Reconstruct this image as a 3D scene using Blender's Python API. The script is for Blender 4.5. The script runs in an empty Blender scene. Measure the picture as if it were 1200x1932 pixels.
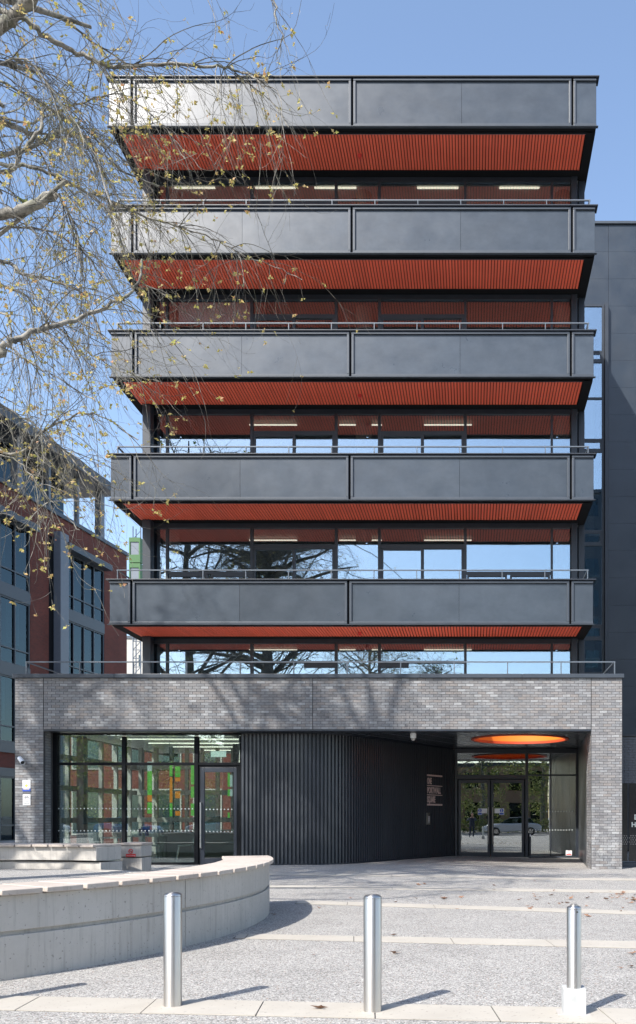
import bpy, bmesh, math, random
from mathutils import Vector, Matrix
R = random.Random(11)
rad = math.radians
SC = bpy.context.scene
COL = SC.collection

# ------------------------------------------------------------------ camera, sky, sun
CX, CY, F, H = 890.0, 1540.0, 1600.0, 1.48      # vanishing point in photo pixels, focal length in pixels, eye height
cam = bpy.data.cameras.new('camera'); cam_o = bpy.data.objects.new('camera', cam); COL.objects.link(cam_o)
cam_o.location = (0, 0, H); cam_o.rotation_euler = (rad(90), 0, 0)
cam.sensor_fit = 'HORIZONTAL'; cam.sensor_width = 36; cam.lens = 36 * F / 1200
cam.shift_x = (600 - CX) / 1200; cam.shift_y = (CY - 966) / 1200
cam.clip_start = 0.3; cam.clip_end = 3000
SC.camera = cam_o
TO_SUN = Vector((-0.503, -0.74, 0.87)).normalized()
w = bpy.data.worlds.new('World'); SC.world = w; w.use_nodes = True
nt = w.node_tree; nt.nodes.clear()
sky = nt.nodes.new('ShaderNodeTexSky'); sky.sky_type = 'NISHITA'; sky.sun_disc = False
sky.sun_elevation = math.asin(TO_SUN.z); sky.sun_rotation = math.atan2(TO_SUN.x, TO_SUN.y)
sky.air_density = 1.0; sky.dust_density = 1.0; sky.ozone_density = .45; sky.altitude = 50
bgn = nt.nodes.new('ShaderNodeBackground'); bgn.inputs['Strength'].default_value = 0.14
wo = nt.nodes.new('ShaderNodeOutputWorld')
nt.links.new(sky.outputs[0], bgn.inputs[0]); nt.links.new(bgn.outputs[0], wo.inputs[0])
sl = bpy.data.lights.new('sun', 'SUN'); sl.energy = 3.6; sl.angle = rad(0.55); sl.color = (1, 0.955, 0.89)
so = bpy.data.objects.new('sun', sl); COL.objects.link(so); so.location = (-20, -30, 40)
so.rotation_euler = (-TO_SUN).to_track_quat('-Z', 'Y').to_euler()
SC.view_settings.view_transform = 'Standard'; SC.view_settings.look = 'None'
SC.view_settings.gamma = 1; SC.view_settings.use_curve_mapping = False
SC.view_settings.exposure = 1.15
SC.render.engine = 'CYCLES'

# ------------------------------------------------------------------ mesh helpers
def X(px, s): return (px - CX) / s
def Z(py, s): return H + (CY - py) / s

class MB:
    def __init__(s): s.v = []; s.f = []
    def add(s, vs, fs):
        n = len(s.v); s.v += [tuple(v) for v in vs]; s.f += [tuple(i + n for i in f) for f in fs]; return s
    def box(s, x0, x1, y0, y1, z0, z1):
        return s.add([(x0,y0,z0),(x1,y0,z0),(x1,y1,z0),(x0,y1,z0),(x0,y0,z1),(x1,y0,z1),(x1,y1,z1),(x0,y1,z1)],
                     [(3,2,1,0),(4,5,6,7),(0,1,5,4),(1,2,6,5),(2,3,7,6),(3,0,4,7)])
    def obox(s, c, ux, uy, hx, hy, hz):     # oriented box: centre, unit x/y axes, half sizes
        c = Vector(c); ux = Vector(ux).normalized(); uy = Vector(uy).normalized(); uz = ux.cross(uy)
        vs = [c + ux*hx*a + uy*hy*b + uz*hz*d for d in (-1,1) for a,b in ((-1,-1),(1,-1),(1,1),(-1,1))]
        return s.add(vs, [(3,2,1,0),(4,5,6,7),(0,1,5,4),(1,2,6,5),(2,3,7,6),(3,0,4,7)])
    def prism(s, poly, axis, a, b):         # poly 2D extruded along axis
        def m(p, t):
            if axis == 'z': return (p[0], p[1], t)
            if axis == 'x': return (t, p[0], p[1])
            return (p[0], t, p[1])
        n = len(poly)
        vs = [m(p, a) for p in poly] + [m(p, b) for p in poly]
        return s.add(vs, [tuple(range(n))[::-1], tuple(range(n, 2*n))] + [(i, (i+1) % n, n + (i+1) % n, n + i) for i in range(n)])
    def tube(s, pts, rs, k=6, cap=True):
        pts = [Vector(p) for p in pts]; n = len(pts)
        if not hasattr(rs, '__len__'): rs = [rs]*n
        t0 = (pts[1]-pts[0]).normalized(); ref = Vector((0,0,1)) if abs(t0.z) < .9 else Vector((1,0,0))
        u = t0.cross(ref).normalized(); vs = []
        for i in range(n):
            t = (pts[min(i+1,n-1)] - pts[max(i-1,0)])
            t = t.normalized() if t.length > 1e-9 else t0
            u = (u - t*u.dot(t)); u = u.normalized() if u.length > 1e-6 else t.orthogonal().normalized()
            v = t.cross(u)
            for j in range(k):
                a = 2*math.pi*j/k; vs.append(pts[i] + (u*math.cos(a) + v*math.sin(a))*rs[i])
        fs = [(i*k+j, i*k+(j+1) % k, (i+1)*k+(j+1) % k, (i+1)*k+j) for i in range(n-1) for j in range(k)]
        if cap: fs += [tuple(range(k))[::-1], tuple((n-1)*k+j for j in range(k))]
        return s.add(vs, fs)
    def lathe(s, prof, c=(0,0,0), k=24):
        n = len(prof); vs = [(c[0]+r*math.cos(2*math.pi*j/k), c[1]+r*math.sin(2*math.pi*j/k), c[2]+z) for r, z in prof for j in range(k)]
        fs = [(i*k+j, i*k+(j+1) % k, (i+1)*k+(j+1) % k, (i+1)*k+j) for i in range(n-1) for j in range(k)]
        fs += [tuple(range(k))[::-1], tuple((n-1)*k+j for j in range(k))]
        return s.add(vs, fs)

WL = {}
def tag(o, label=None, cat=None, group=None, kind=None):
    for k_, v_ in (('label', label), ('category', cat), ('group', group), ('kind', kind)):
        if v_: o[k_] = v_
    return o
def link(name, data, loc, parent=None):
    o = bpy.data.objects.new(name, data); COL.objects.link(o)
    p = WL[parent.name] if parent is not None else Vector((0,0,0))
    if parent is not None: o.parent = parent
    o.location = Vector(loc) - p; WL[o.name] = Vector(loc)
    return o
def empty(name, loc, label=None, cat=None, group=None):
    o = link(name, None, loc); o.empty_display_size = .3
    return tag(o, label, cat, group)
def mesh_of(name, mb, mat=None, smooth=None):
    vs = mb.v
    lo = [min(v[i] for v in vs) for i in range(3)]; hi = [max(v[i] for v in vs) for i in range(3)]
    c = Vector(((lo[0]+hi[0])/2, (lo[1]+hi[1])/2, lo[2]))
    me = bpy.data.meshes.new(name)
    me.from_pydata([(v[0]-c.x, v[1]-c.y, v[2]-c.z) for v in vs], [], mb.f); me.update()
    if mat: me.materials.append(mat)
    if smooth is not None:
        me.shade_smooth()
        if smooth < 180: me.set_sharp_from_angle(angle=rad(smooth))
    return me, c
def obj(name, mb, mat, parent=None, smooth=None, bevel=None, kind=None, label=None):
    me, c = mesh_of(name, mb, mat, smooth)
    o = link(name, me, c, parent)
    if bevel:
        m = o.modifiers.new('bevel', 'BEVEL'); m.width = bevel; m.segments = 2; m.limit_method = 'ANGLE'; m.angle_limit = rad(40)
    if kind: o['kind'] = kind
    if label: o['label'] = label
    return o
def struct(name, mb, mat, **k): return obj(name, mb, mat, kind='structure', **k)

# ------------------------------------------------------------------ materials
def new_mat(name):
    m = bpy.data.materials.new(name); m.use_nodes = True; t = m.node_tree
    return m, t, t.nodes['Principled BSDF'], t.nodes['Material Output']
def N(t, kind, **kw):
    n = t.nodes.new(kind)
    for k, v in kw.items():
        if k.startswith('i_'): n.inputs[k[2:].replace('_', ' ')].default_value = v
        else: setattr(n, k, v)
    return n
def posn(t, scale=(1,1,1)):
    g = N(t, 'ShaderNodeNewGeometry'); mp = N(t, 'ShaderNodeMapping'); mp.inputs['Scale'].default_value = scale
    t.links.new(g.outputs['Position'], mp.inputs['Vector']); return mp.outputs[0]
def rampn(t, src, stops):
    r = N(t, 'ShaderNodeValToRGB'); e = r.color_ramp.elements
    while len(e) < len(stops): e.new(.5)
    for i, (p, c) in enumerate(stops):
        e[i].position = p; e[i].color = (c[0], c[1], c[2], 1) if hasattr(c, '__len__') else (c, c, c, 1)
    t.links.new(src, r.inputs[0]); return r.outputs[0]
def mixc(t, fac, a, b, blend='MIX'):
    m = N(t, 'ShaderNodeMix', data_type='RGBA', blend_type=blend)
    for i, v in ((0, fac), (6, a), (7, b)):
        if isinstance(v, bpy.types.NodeSocket): t.links.new(v, m.inputs[i])
        else: m.inputs[i].default_value = v if i == 0 else (*v, 1)
    return m.outputs[2]
def noise(t, vec, scale, detail=4, rough=.6):
    n = N(t, 'ShaderNodeTexNoise'); n.inputs['Scale'].default_value = scale; n.inputs['Detail'].default_value = detail
    n.inputs['Roughness'].default_value = rough; t.links.new(vec, n.inputs['Vector']); return n.outputs['Fac']
def pbr(name, col, rough=.5, metal=0, col2=None, nscale=3, nstretch=(1,1,1), bump=0, bscale=60, spec=.5, rvar=0, island=0):
    m, t, b, o = new_mat(name)
    b.inputs['Base Color'].default_value = (*col, 1); b.inputs['Roughness'].default_value = rough
    b.inputs['Metallic'].default_value = metal; b.inputs['Specular IOR Level'].default_value = spec
    v = posn(t, nstretch)
    c = None
    if col2:
        n = noise(t, v, nscale, 6, .65); f = rampn(t, n, [(.32, 0), (.68, 1)])
        c = mixc(t, f, col, col2)
    if island:
        g = N(t, 'ShaderNodeNewGeometry'); oi = N(t, 'ShaderNodeObjectInfo')
        a = N(t, 'ShaderNodeMath', operation='ADD'); t.links.new(g.outputs['Random Per Island'], a.inputs[0]); t.links.new(oi.outputs['Random'], a.inputs[1])
        fr = N(t, 'ShaderNodeMath', operation='FRACT'); t.links.new(a.outputs[0], fr.inputs[0])
        mr = N(t, 'ShaderNodeMapRange'); mr.inputs['To Min'].default_value = 1-island; mr.inputs['To Max'].default_value = 1+island
        t.links.new(fr.outputs[0], mr.inputs[0])
        cc = N(t, 'ShaderNodeCombineColor'); [t.links.new(mr.outputs[0], cc.inputs[i]) for i in range(3)]
        c = mixc(t, 1.0, c if c else col, cc.outputs[0], 'MULTIPLY')
    if c: t.links.new(c, b.inputs['Base Color'])
    if rvar:
        n2 = noise(t, v, nscale*1.7, 5, .7)
        mr = N(t, 'ShaderNodeMapRange'); mr.inputs['From Min'].default_value = .3; mr.inputs['From Max'].default_value = .7
        mr.inputs['To Min'].default_value = rough-rvar; mr.inputs['To Max'].default_value = rough+rvar
        t.links.new(n2, mr.inputs[0]); t.links.new(mr.outputs[0], b.inputs['Roughness'])
    if bump:
        nb = noise(t, posn(t), bscale, 5, .7); bp = N(t, 'ShaderNodeBump'); bp.inputs['Strength'].default_value = bump; bp.inputs['Distance'].default_value = .01
        t.links.new(nb, bp.inputs['Height']); t.links.new(bp.outputs[0], b.inputs['Normal'])
    return m
def emit(name, col, st):
    m, t, b, o = new_mat(name); b.inputs['Base Color'].default_value = (*col, 1)
    b.inputs['Emission Color'].default_value = (*col, 1); b.inputs['Emission Strength'].default_value = st; return m
def glass(name, refl=.35, tint=(.55,.62,.62), wav=.0, gcol=(1,1,1)):
    m, t, b, o = new_mat(name); t.nodes.remove(b)
    tr = N(t, 'ShaderNodeBsdfTransparent'); tr.inputs[0].default_value = (*tint, 1)
    gl = N(t, 'ShaderNodeBsdfGlossy'); gl.inputs['Roughness'].default_value = .0; gl.inputs[0].default_value = (*gcol, 1)
    lw = N(t, 'ShaderNodeLayerWeight'); lw.inputs[0].default_value = .5
    fr = N(t, 'ShaderNodeMath', operation='POWER'); fr.inputs[1].default_value = 5; t.links.new(lw.outputs['Facing'], fr.inputs[0])
    ad = N(t, 'ShaderNodeMath', operation='ADD', use_clamp=True); ad.inputs[1].default_value = refl; t.links.new(fr.outputs[0], ad.inputs[0])
    if wav:
        nb = noise(t, posn(t), .9, 1, .4); bp = N(t, 'ShaderNodeBump'); bp.inputs['Strength'].default_value = wav; bp.inputs['Distance'].default_value = .02
        t.links.new(nb, bp.inputs['Height']); t.links.new(bp.outputs[0], gl.inputs['Normal'])
    mx = N(t, 'ShaderNodeMixShader'); t.links.new(ad.outputs[0], mx.inputs[0]); t.links.new(tr.outputs[0], mx.inputs[1]); t.links.new(gl.outputs[0], mx.inputs[2])
    t.links.new(mx.outputs[0], o.inputs[0]); return m

def mat_gravel():
    m, t, b, o = new_mat('gravel_paving'); v = posn(t)
    vo = N(t, 'ShaderNodeTexVoronoi'); vo.inputs['Scale'].default_value = 85; t.links.new(v, vo.inputs['Vector'])
    sp = N(t, 'ShaderNodeSeparateColor'); t.links.new(vo.outputs['Color'], sp.inputs[0])
    c = rampn(t, sp.outputs[0], [(0, (.16,.155,.15)), (.25, (.36,.345,.325)), (.6, (.50,.48,.45)), (.96, (.72,.695,.655)), (1, (.40,.25,.17))])
    big = rampn(t, noise(t, v, .9, 8, .75), [(.3, .80), (.5, .98), (.7, 1.06)])
    c = mixc(t, 1, c, big, 'MULTIPLY')
    vd = N(t, 'ShaderNodeTexVoronoi', feature='DISTANCE_TO_EDGE'); vd.inputs['Scale'].default_value = 85; t.links.new(v, vd.inputs['Vector'])
    gap = rampn(t, vd.outputs['Distance'], [(0, .45), (.12, 1)])
    c = mixc(t, 1, c, gap, 'MULTIPLY')
    t.links.new(c, b.inputs['Base Color']); b.inputs['Roughness'].default_value = .85
    bp = N(t, 'ShaderNodeBump'); bp.inputs['Strength'].default_value = .9; bp.inputs['Distance'].default_value = .012
    hh = N(t, 'ShaderNodeMath', operation='ADD'); t.links.new(vd.outputs['Distance'], hh.inputs[0]); t.links.new(sp.outputs[1], hh.inputs[1])
    t.links.new(hh.outputs[0], bp.inputs['Height']); t.links.new(bp.outputs[0], b.inputs['Normal']); return m
def mat_brick():
    m, t, b, o = new_mat('grey_brick'); v = posn(t)
    g = N(t, 'ShaderNodeNewGeometry'); oi = N(t, 'ShaderNodeObjectInfo')
    a = N(t, 'ShaderNodeMath', operation='ADD'); t.links.new(g.outputs['Random Per Island'], a.inputs[0]); t.links.new(oi.outputs['Random'], a.inputs[1])
    fr = N(t, 'ShaderNodeMath', operation='FRACT'); t.links.new(a.outputs[0], fr.inputs[0])
    c = rampn(t, fr.outputs[0], [(0, (.155,.15,.155)), (.22, (.20,.205,.215)), (.45, (.215,.195,.185)), (.62, (.23,.235,.245)), (.8, (.19,.182,.182)), (1, (.31,.315,.32))])
    n = rampn(t, noise(t, posn(t, (1,1,2.5)), 9, 6, .75), [(.3, .68), (.7, 1.2)])
    c = mixc(t, 1, c, n, 'MULTIPLY')
    big = rampn(t, noise(t, v, 1.1, 4, .6), [(.3, .85), (.7, 1.1)])
    c = mixc(t, 1, c, big, 'MULTIPLY')
    # lime bloom washed up from the ground
    sx = N(t, 'ShaderNodeSeparateXYZ'); t.links.new(v, sx.inputs[0])
    lo = N(t, 'ShaderNodeMapRange'); lo.inputs['From Min'].default_value = 1.9; lo.inputs['From Max'].default_value = .7; t.links.new(sx.outputs[2], lo.inputs[0])
    nb2 = rampn(t, noise(t, v, 5, 5, .7), [(.5, 0), (.68, .6)])
    mm = N(t, 'ShaderNodeMath', operation='MULTIPLY'); t.links.new(lo.outputs[0], mm.inputs[0]); t.links.new(nb2, mm.inputs[1])
    c = mixc(t, mm.outputs[0], c, (.5,.5,.49))
    t.links.new(c, b.inputs['Base Color']); b.inputs['Roughness'].default_value = .62
    bp = N(t, 'ShaderNodeBump'); bp.inputs['Strength'].default_value = .35; bp.inputs['Distance'].default_value = .006
    t.links.new(noise(t, v, 45, 4, .7), bp.inputs['Height']); t.links.new(bp.outputs[0], b.inputs['Normal']); return m
def mat_redbrick():
    m, t, b, o = new_mat('red_brick')
    g = N(t, 'ShaderNodeNewGeometry'); sx = N(t, 'ShaderNodeSeparateXYZ'); t.links.new(g.outputs['Position'], sx.inputs[0])
    cb = N(t, 'ShaderNodeCombineXYZ'); t.links.new(sx.outputs[1], cb.inputs[0]); t.links.new(sx.outputs[2], cb.inputs[1])
    br = N(t, 'ShaderNodeTexBrick'); br.inputs['Scale'].default_value = 1; br.inputs['Brick Width'].default_value = .225; br.inputs['Row Height'].default_value = .075
    br.inputs['Mortar Size'].default_value = .008; br.inputs['Color1'].default_value = (.16,.032,.019,1); br.inputs['Color2'].default_value = (.11,.024,.015,1); br.inputs['Mortar'].default_value = (.13,.07,.055,1)
    t.links.new(cb.outputs[0], br.inputs['Vector']); n = rampn(t, noise(t, g.outputs['Position'], .6, 5), [(.3, .8), (.7, 1.15)])
    t.links.new(mixc(t, 1, br.outputs[0], n, 'MULTIPLY'), b.inputs['Base Color']); b.inputs['Roughness'].default_value = .9; return m
def mat_fascia():
    m, t, b, o = new_mat('dark_powder_coat'); v = posn(t)
    n = noise(t, posn(t, (1,1,1.3)), 1.6, 5, .65)
    c = rampn(t, n, [(.28, (.029,.039,.052)), (.72, (.049,.062,.079))])
    st = rampn(t, noise(t, posn(t, (6,6,.9)), 2.2, 7, .8), [(.66, 0), (.80, .2)])
    c = mixc(t, st, c, (.3,.33,.36))
    oi = N(t, 'ShaderNodeObjectInfo'); mr = N(t, 'ShaderNodeMapRange'); mr.inputs['To Min'].default_value = .88; mr.inputs['To Max'].default_value = 1.12
    t.links.new(oi.outputs['Random'], mr.inputs[0]); cc = N(t, 'ShaderNodeCombineColor'); [t.links.new(mr.outputs[0], cc.inputs[i]) for i in range(3)]
    c = mixc(t, 1, c, cc.outputs[0], 'MULTIPLY')
    t.links.new(c, b.inputs['Base Color'])
    r = N(t, 'ShaderNodeMapRange'); r.inputs['From Min'].default_value = .3; r.inputs['From Max'].default_value = .7; r.inputs['To Min'].default_value = .27; r.inputs['To Max'].default_value = .35
    t.links.new(noise(t, v, 1.3, 6, .7), r.inputs[0]); t.links.new(r.outputs[0], b.inputs['Roughness'])
    b.inputs['Specular IOR Level'].default_value = .55
    bp = N(t, 'ShaderNodeBump'); bp.inputs['Strength'].default_value = .12; bp.inputs['Distance'].default_value = .02
    t.links.new(noise(t, v, .8, 2, .5), bp.inputs['Height']); t.links.new(bp.outputs[0], b.inputs['Normal']); return m
def mat_concrete(name, c1, c2, streak=.5, bump=.25):
    m, t, b, o = new_mat(name); v = posn(t)
    c = mixc(t, rampn(t, noise(t, v, 1.4, 8, .7), [(.3, 0), (.7, 1)]), c1, c2)
    st = rampn(t, noise(t, posn(t, (14,14,.8)), 1.6, 5, .7), [(.50, 0), (.72, streak)])
    c = mixc(t, st, c, tuple(x*.55 for x in c1))
    pt = rampn(t, noise(t, v, 34, 2, .5), [(.66, 0), (.71, .6)])
    c = mixc(t, pt, c, tuple(x*.4 for x in c1))
    t.links.new(c, b.inputs['Base Color']); b.inputs['Roughness'].default_value = .8
    bp = N(t, 'ShaderNodeBump'); bp.inputs['Strength'].default_value = bump; bp.inputs['Distance'].default_value = .01
    t.links.new(noise(t, v, 30, 6, .7), bp.inputs['Height']); t.links.new(bp.outputs[0], b.inputs['Normal']); return m
def mat_bark():
    m, t, b, o = new_mat('plane_tree_bark'); v = posn(t)
    c = mixc(t, rampn(t, noise(t, v, 7, 5, .7), [(.42, 0), (.58, 1)]), (.075,.07,.06), (.27,.25,.215))
    c = mixc(t, rampn(t, noise(t, v, 2.5, 3, .6), [(.5, 0), (.7, .6)]), c, (.17,.18,.12))
    t.links.new(c, b.inputs['Base Color']); b.inputs['Roughness'].default_value = .85
    bp = N(t, 'ShaderNodeBump'); bp.inputs['Strength'].default_value = .5; bp.inputs['Distance'].default_value = .02
    t.links.new(noise(t, v, 18, 5, .7), bp.inputs['Height']); t.links.new(bp.outputs[0], b.inputs['Normal']); return m
def mat_leaf(name, stops, tr=.35):
    m, t, b, o = new_mat(name); g = N(t, 'ShaderNodeNewGeometry')
    c = rampn(t, g.outputs['Random Per Island'], stops); t.links.new(c, b.inputs['Base Color']); b.inputs['Roughness'].default_value = .55
    tl = N(t, 'ShaderNodeBsdfTranslucent'); t.links.new(c, tl.inputs[0]); mx = N(t, 'ShaderNodeMixShader'); mx.inputs[0].default_value = tr
    t.links.new(b.outputs[0], mx.inputs[1]); t.links.new(tl.outputs[0], mx.inputs[2]); t.links.new(mx.outputs[0], o.inputs[0]); return m
def mat_steel():
    m, t, b, o = new_mat('brushed_stainless'); b.inputs['Metallic'].default_value = 1; b.inputs['Base Color'].default_value = (.60,.575,.54,1)
    b.inputs['Roughness'].default_value = .3; b.inputs['Anisotropic'].default_value = .75; b.inputs['Anisotropic Rotation'].default_value = .25
    n = noise(t, posn(t, (1,1,60)), 8, 4, .8); r = N(t, 'ShaderNodeMapRange'); r.inputs['To Min'].default_value = .33; r.inputs['To Max'].default_value = .42
    t.links.new(n, r.inputs[0]); t.links.new(r.outputs[0], b.inputs['Roughness'])
    tg = N(t, 'ShaderNodeTangent', direction_type='RADIAL', axis='Z'); t.links.new(tg.outputs[0], b.inputs['Tangent'])
    return m

M = dict(
 gravel=mat_gravel(), brick=mat_brick(), redbrick=mat_redbrick(), fascia=mat_fascia(), bark=mat_bark(), steel=mat_steel(),
 band=mat_concrete('cream_sandstone', (.37,.34,.295), (.44,.41,.36), .12, .12),
 conc=mat_concrete('cast_concrete', (.40,.375,.34), (.49,.465,.43), .5),
 benchtop=mat_concrete('pale_bench_stone', (.38,.325,.28), (.49,.435,.385), .25, .2),
 mortar=pbr('dark_mortar', (.05,.05,.052), .95, col2=(.08,.08,.08), nscale=4),
 dark=pbr('dark_metal', (.016,.021,.030), .42, col2=(.024,.030,.042), nscale=1.5),
 frame=pbr('window_frame_metal', (.018,.025,.036), .42, col2=(.026,.034,.046), nscale=2),
 black=pbr('black_recess', (.006,.007,.009), .8, spec=.2),
 rail=pbr('painted_rail', (.10,.12,.145), .4),
 mould=pbr('moulding_metal', (.030,.040,.054), .45, col2=(.042,.052,.068), nscale=2, spec=.5),
 slat=pbr('red_slat_paint', (.86,.15,.08), .6, col2=(.78,.13,.07), nscale=.8, island=.07),
 flute=pbr('fluted_dark_cladding', (.036,.041,.049), .36, col2=(.050,.056,.066), nscale=1.2, nstretch=(1,1,.4), spec=.6, rvar=.06),
 wallpanel=pbr('side_wall_panel', (.018,.026,.038), .36, col2=(.028,.038,.052), nscale=.7, spec=.5, rvar=.08),
 tglass=glass('tower_glass', .33, (.88,.9,.9), .07, (.66,.80,.90)),
 gglass=glass('shop_glass', .21, (.72,.80,.78), .10, (.9,.95,.95)),
 eglass=glass('entrance_glass', .34, (.5,.55,.55), .10, (.92,.96,.96)),
 bglass=glass('brick_block_glass', .13, (.3,.4,.42), .15, (.34,.42,.46)),
 ceil=pbr('soffit_ceiling_panel', (.05,.057,.067), .22, spec=.7),
 orange=pbr('orange_lining', (.9,.24,.03), .5),
 orimr=pbr('orange_rim', (.55,.08,.03), .5),
 iwall=pbr('interior_wall', (.34,.34,.32), .8, col2=(.40,.40,.38), nscale=.5),
 iceil=pbr('interior_ceiling', (.75,.75,.73), .8),
 ifloor=pbr('interior_floor', (.22,.22,.21), .5),
 icol=mat_concrete('interior_concrete', (.34,.33,.30), (.42,.41,.38), .1),
 dimlamp=emit('dim_tube', (1,.93,.75), .8), lampm=emit('lit_tube', (1,.93,.72), .9),
 blind=pbr('roller_blind', (.75,.77,.78), .8),
 white=pbr('white_paint', (.78,.78,.78), .45),
 offwhite=pbr('offwhite_plastic', (.62,.66,.60), .5),
 green=pbr('green_panel', (.14,.55,.08), .6), orangep=pbr('orange_panel', (.85,.25,.02), .6),
 chrome=pbr('chrome', (.5,.5,.5), .2, 1),
 greyroof=pbr('grey_roof_metal', (.05,.06,.075), .5), greyfin=pbr('grey_cladding', (.11,.13,.16), .45, col2=(.13,.15,.18)),
 greymet=pbr('blue_grey_metal', (.035,.047,.063), .45),
 leaf=mat_leaf('young_leaf', [(0,(.42,.38,.10)),(.35,(.55,.48,.16)),(.65,(.60,.42,.20)),(.8,(.45,.46,.13)),(1,(.55,.28,.16))], .4),
 leafg=mat_leaf('green_leaf', [(0,(.08,.13,.03)),(.5,(.18,.22,.06)),(1,(.36,.36,.12))], .3),
 deadleaf=pbr('dead_leaf', (.26,.145,.085), .8, col2=(.19,.10,.06), nscale=30),
 asphalt=pbr('asphalt', (.05,.05,.052), .9, col2=(.07,.07,.07), nscale=8),
 ink=pbr('black_ink', (.03,.03,.03), .6), red=pbr('red_print', (.6,.02,.02), .5), blue=pbr('blue_print', (.03,.08,.42), .5),
 yellow=pbr('yellow_print', (.85,.62,.12), .5), signgrey=pbr('sign_grey', (.42,.40,.38), .5),
 copper=pbr('brushed_copper_sign', (.72,.58,.54), .4, .2),
 dot=pbr('frosted_dot', (.42,.46,.45), .6),
 galv=pbr('galvanised_stone', (.37,.38,.38), .7, col2=(.48,.49,.49), nscale=14, bump=.2),
 tan=pbr('tan_render', (.26,.15,.10), .85, col2=(.34,.24,.17), nscale=.5),
 hoist=pbr('green_hoist_paint', (.035,.11,.03), .6), redp=pbr('red_paint', (.6,.05,.04), .5),
 gate=pbr('black_gloss_panel', (.022,.022,.024), .16, col2=(.03,.03,.03), nscale=2),
 slate=pbr('slate_brick_dark', (.05,.058,.072), .6, col2=(.09,.10,.12), nscale=12, nstretch=(1,1,4)),
)

# ------------------------------------------------------------------ ground
def sst(a, b, x):
    t = max(0, min(1, (x-a)/(b-a))); return t*t*(3-2*t)
def gz(x, y): return 0.09*sst(17, 23.3, y)*sst(2.5, -1.5, x)*sst(60, 40, y)
def frange(a, b, n): return [a + (b-a)*i/n for i in range(n+1)]
gx = [-1500,-400,-120,-60,-30] + frange(-20, 12, 44) + [20,40,80,200,600,1500]
gy = [-1500,-300,-80,-40,-20,-10,0] + frange(2, 34, 44) + [40,50,60,100,300,1500]
mb = MB(); mb.v = [(x, y, gz(x, y)) for y in gy for x in gx]; n_ = len(gx)
mb.f = [(j*n_+i, j*n_+i+1, (j+1)*n_+i+1, (j+1)*n_+i) for j in range(len(gy)-1) for i in range(n_-1)]
struct('ground', mb, M['gravel'], smooth=180)
# paving bands: measured far/near edges at two pixel columns -> lines on the ground
def gp(px, py):
    s = (py-CY)/H; return Vector(((px-CX)/s, F/s, 0))
BANDS = [((580,1892),(1200,1905),(580,1920),(1200,1934),-5.6,2.6,.9,.35),
         ((580,1765),(1200,1777),(580,1774.5),(1200,1790),-2.9,4.5,1.32,.1),
         ((580,1700),(1200,1719),(580,1706),(1200,1726),-3.0,6.0,1.5,.6),
         ((600,1672),(1200,1680),(600,1676.5),(1200,1685),-5,7.5,1.5,.2),
         ((600,1653),(1200,1658),(600,1656),(1200,1661.5),-6,9,1.5,.9)]
for (a, b, c, d, x0, x1, L, off) in BANDS:
    A, B, C_, D = gp(*a), gp(*b), gp(*c), gp(*d)
    def yat(P, Q, x): return P.y + (Q.y-P.y)*(x-P.x)/(Q.x-P.x)
    base = MB(); xs = frange(x0, x1, 12)
    for i in range(12):
        q = [(xs[i], yat(C_, D, xs[i])), (xs[i+1], yat(C_, D, xs[i+1])), (xs[i+1], yat(A, B, xs[i+1])), (xs[i], yat(A, B, xs[i]))]
        base.add([(p[0], p[1], gz(*p)+.002) for p in q], [(0,1,2,3)])
    bnd = struct('paving_band', base, M['mortar'])
    x = x0 + off*L
    cuts = [x0]
    while x < x1: cuts.append(x); x += L*R.uniform(.86, 1.12)
    cuts.append(x1)
    for i in range(len(cuts)-1):
        xa, xb = cuts[i]+.005, cuts[i+1]-.005
        if xb-xa < .05: continue
        m_ = MB(); q = [(xa+.03, yat(C_, D, xa)), (xb+.03, yat(C_, D, xb)), (xb-.03, yat(A, B, xb)), (xa-.03, yat(A, B, xa))]
        hh = .007 + R.uniform(0, .003)
        m_.add([(p[0], p[1], gz(*p)-.02) for p in q] + [(p[0], p[1], gz(*p)+hh) for p in q], [(3,2,1,0),(4,5,6,7),(0,1,5,4),(1,2,6,5),(2,3,7,6),(3,0,4,7)])
        obj('stone', m_, M['band'], bnd)
struct('road', MB().box(-80, 80, -19.5, -9.5, -.1, .005), M['asphalt'])
struct('kerb', MB().box(-80, 80, -9.5, -9.3, -.1, .12), M['conc'], bevel=.02)

# ------------------------------------------------------------------ the office building
BLD = empty('office_building', (-4.3, 23.7, 0), 'dark six storey office block with red slatted soffits above a grey brick podium', 'building')
YF = F/67.5                   # podium brick front
XL, XR = X(28, 67.5), X(1174, 67.5)
OL, OR = X(82, 67.5), X(1115.5, 67.5)   # opening
NC, NL = 71, 52; CH = .0752
ZL, ZT = NL*CH, NC*CH
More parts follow.
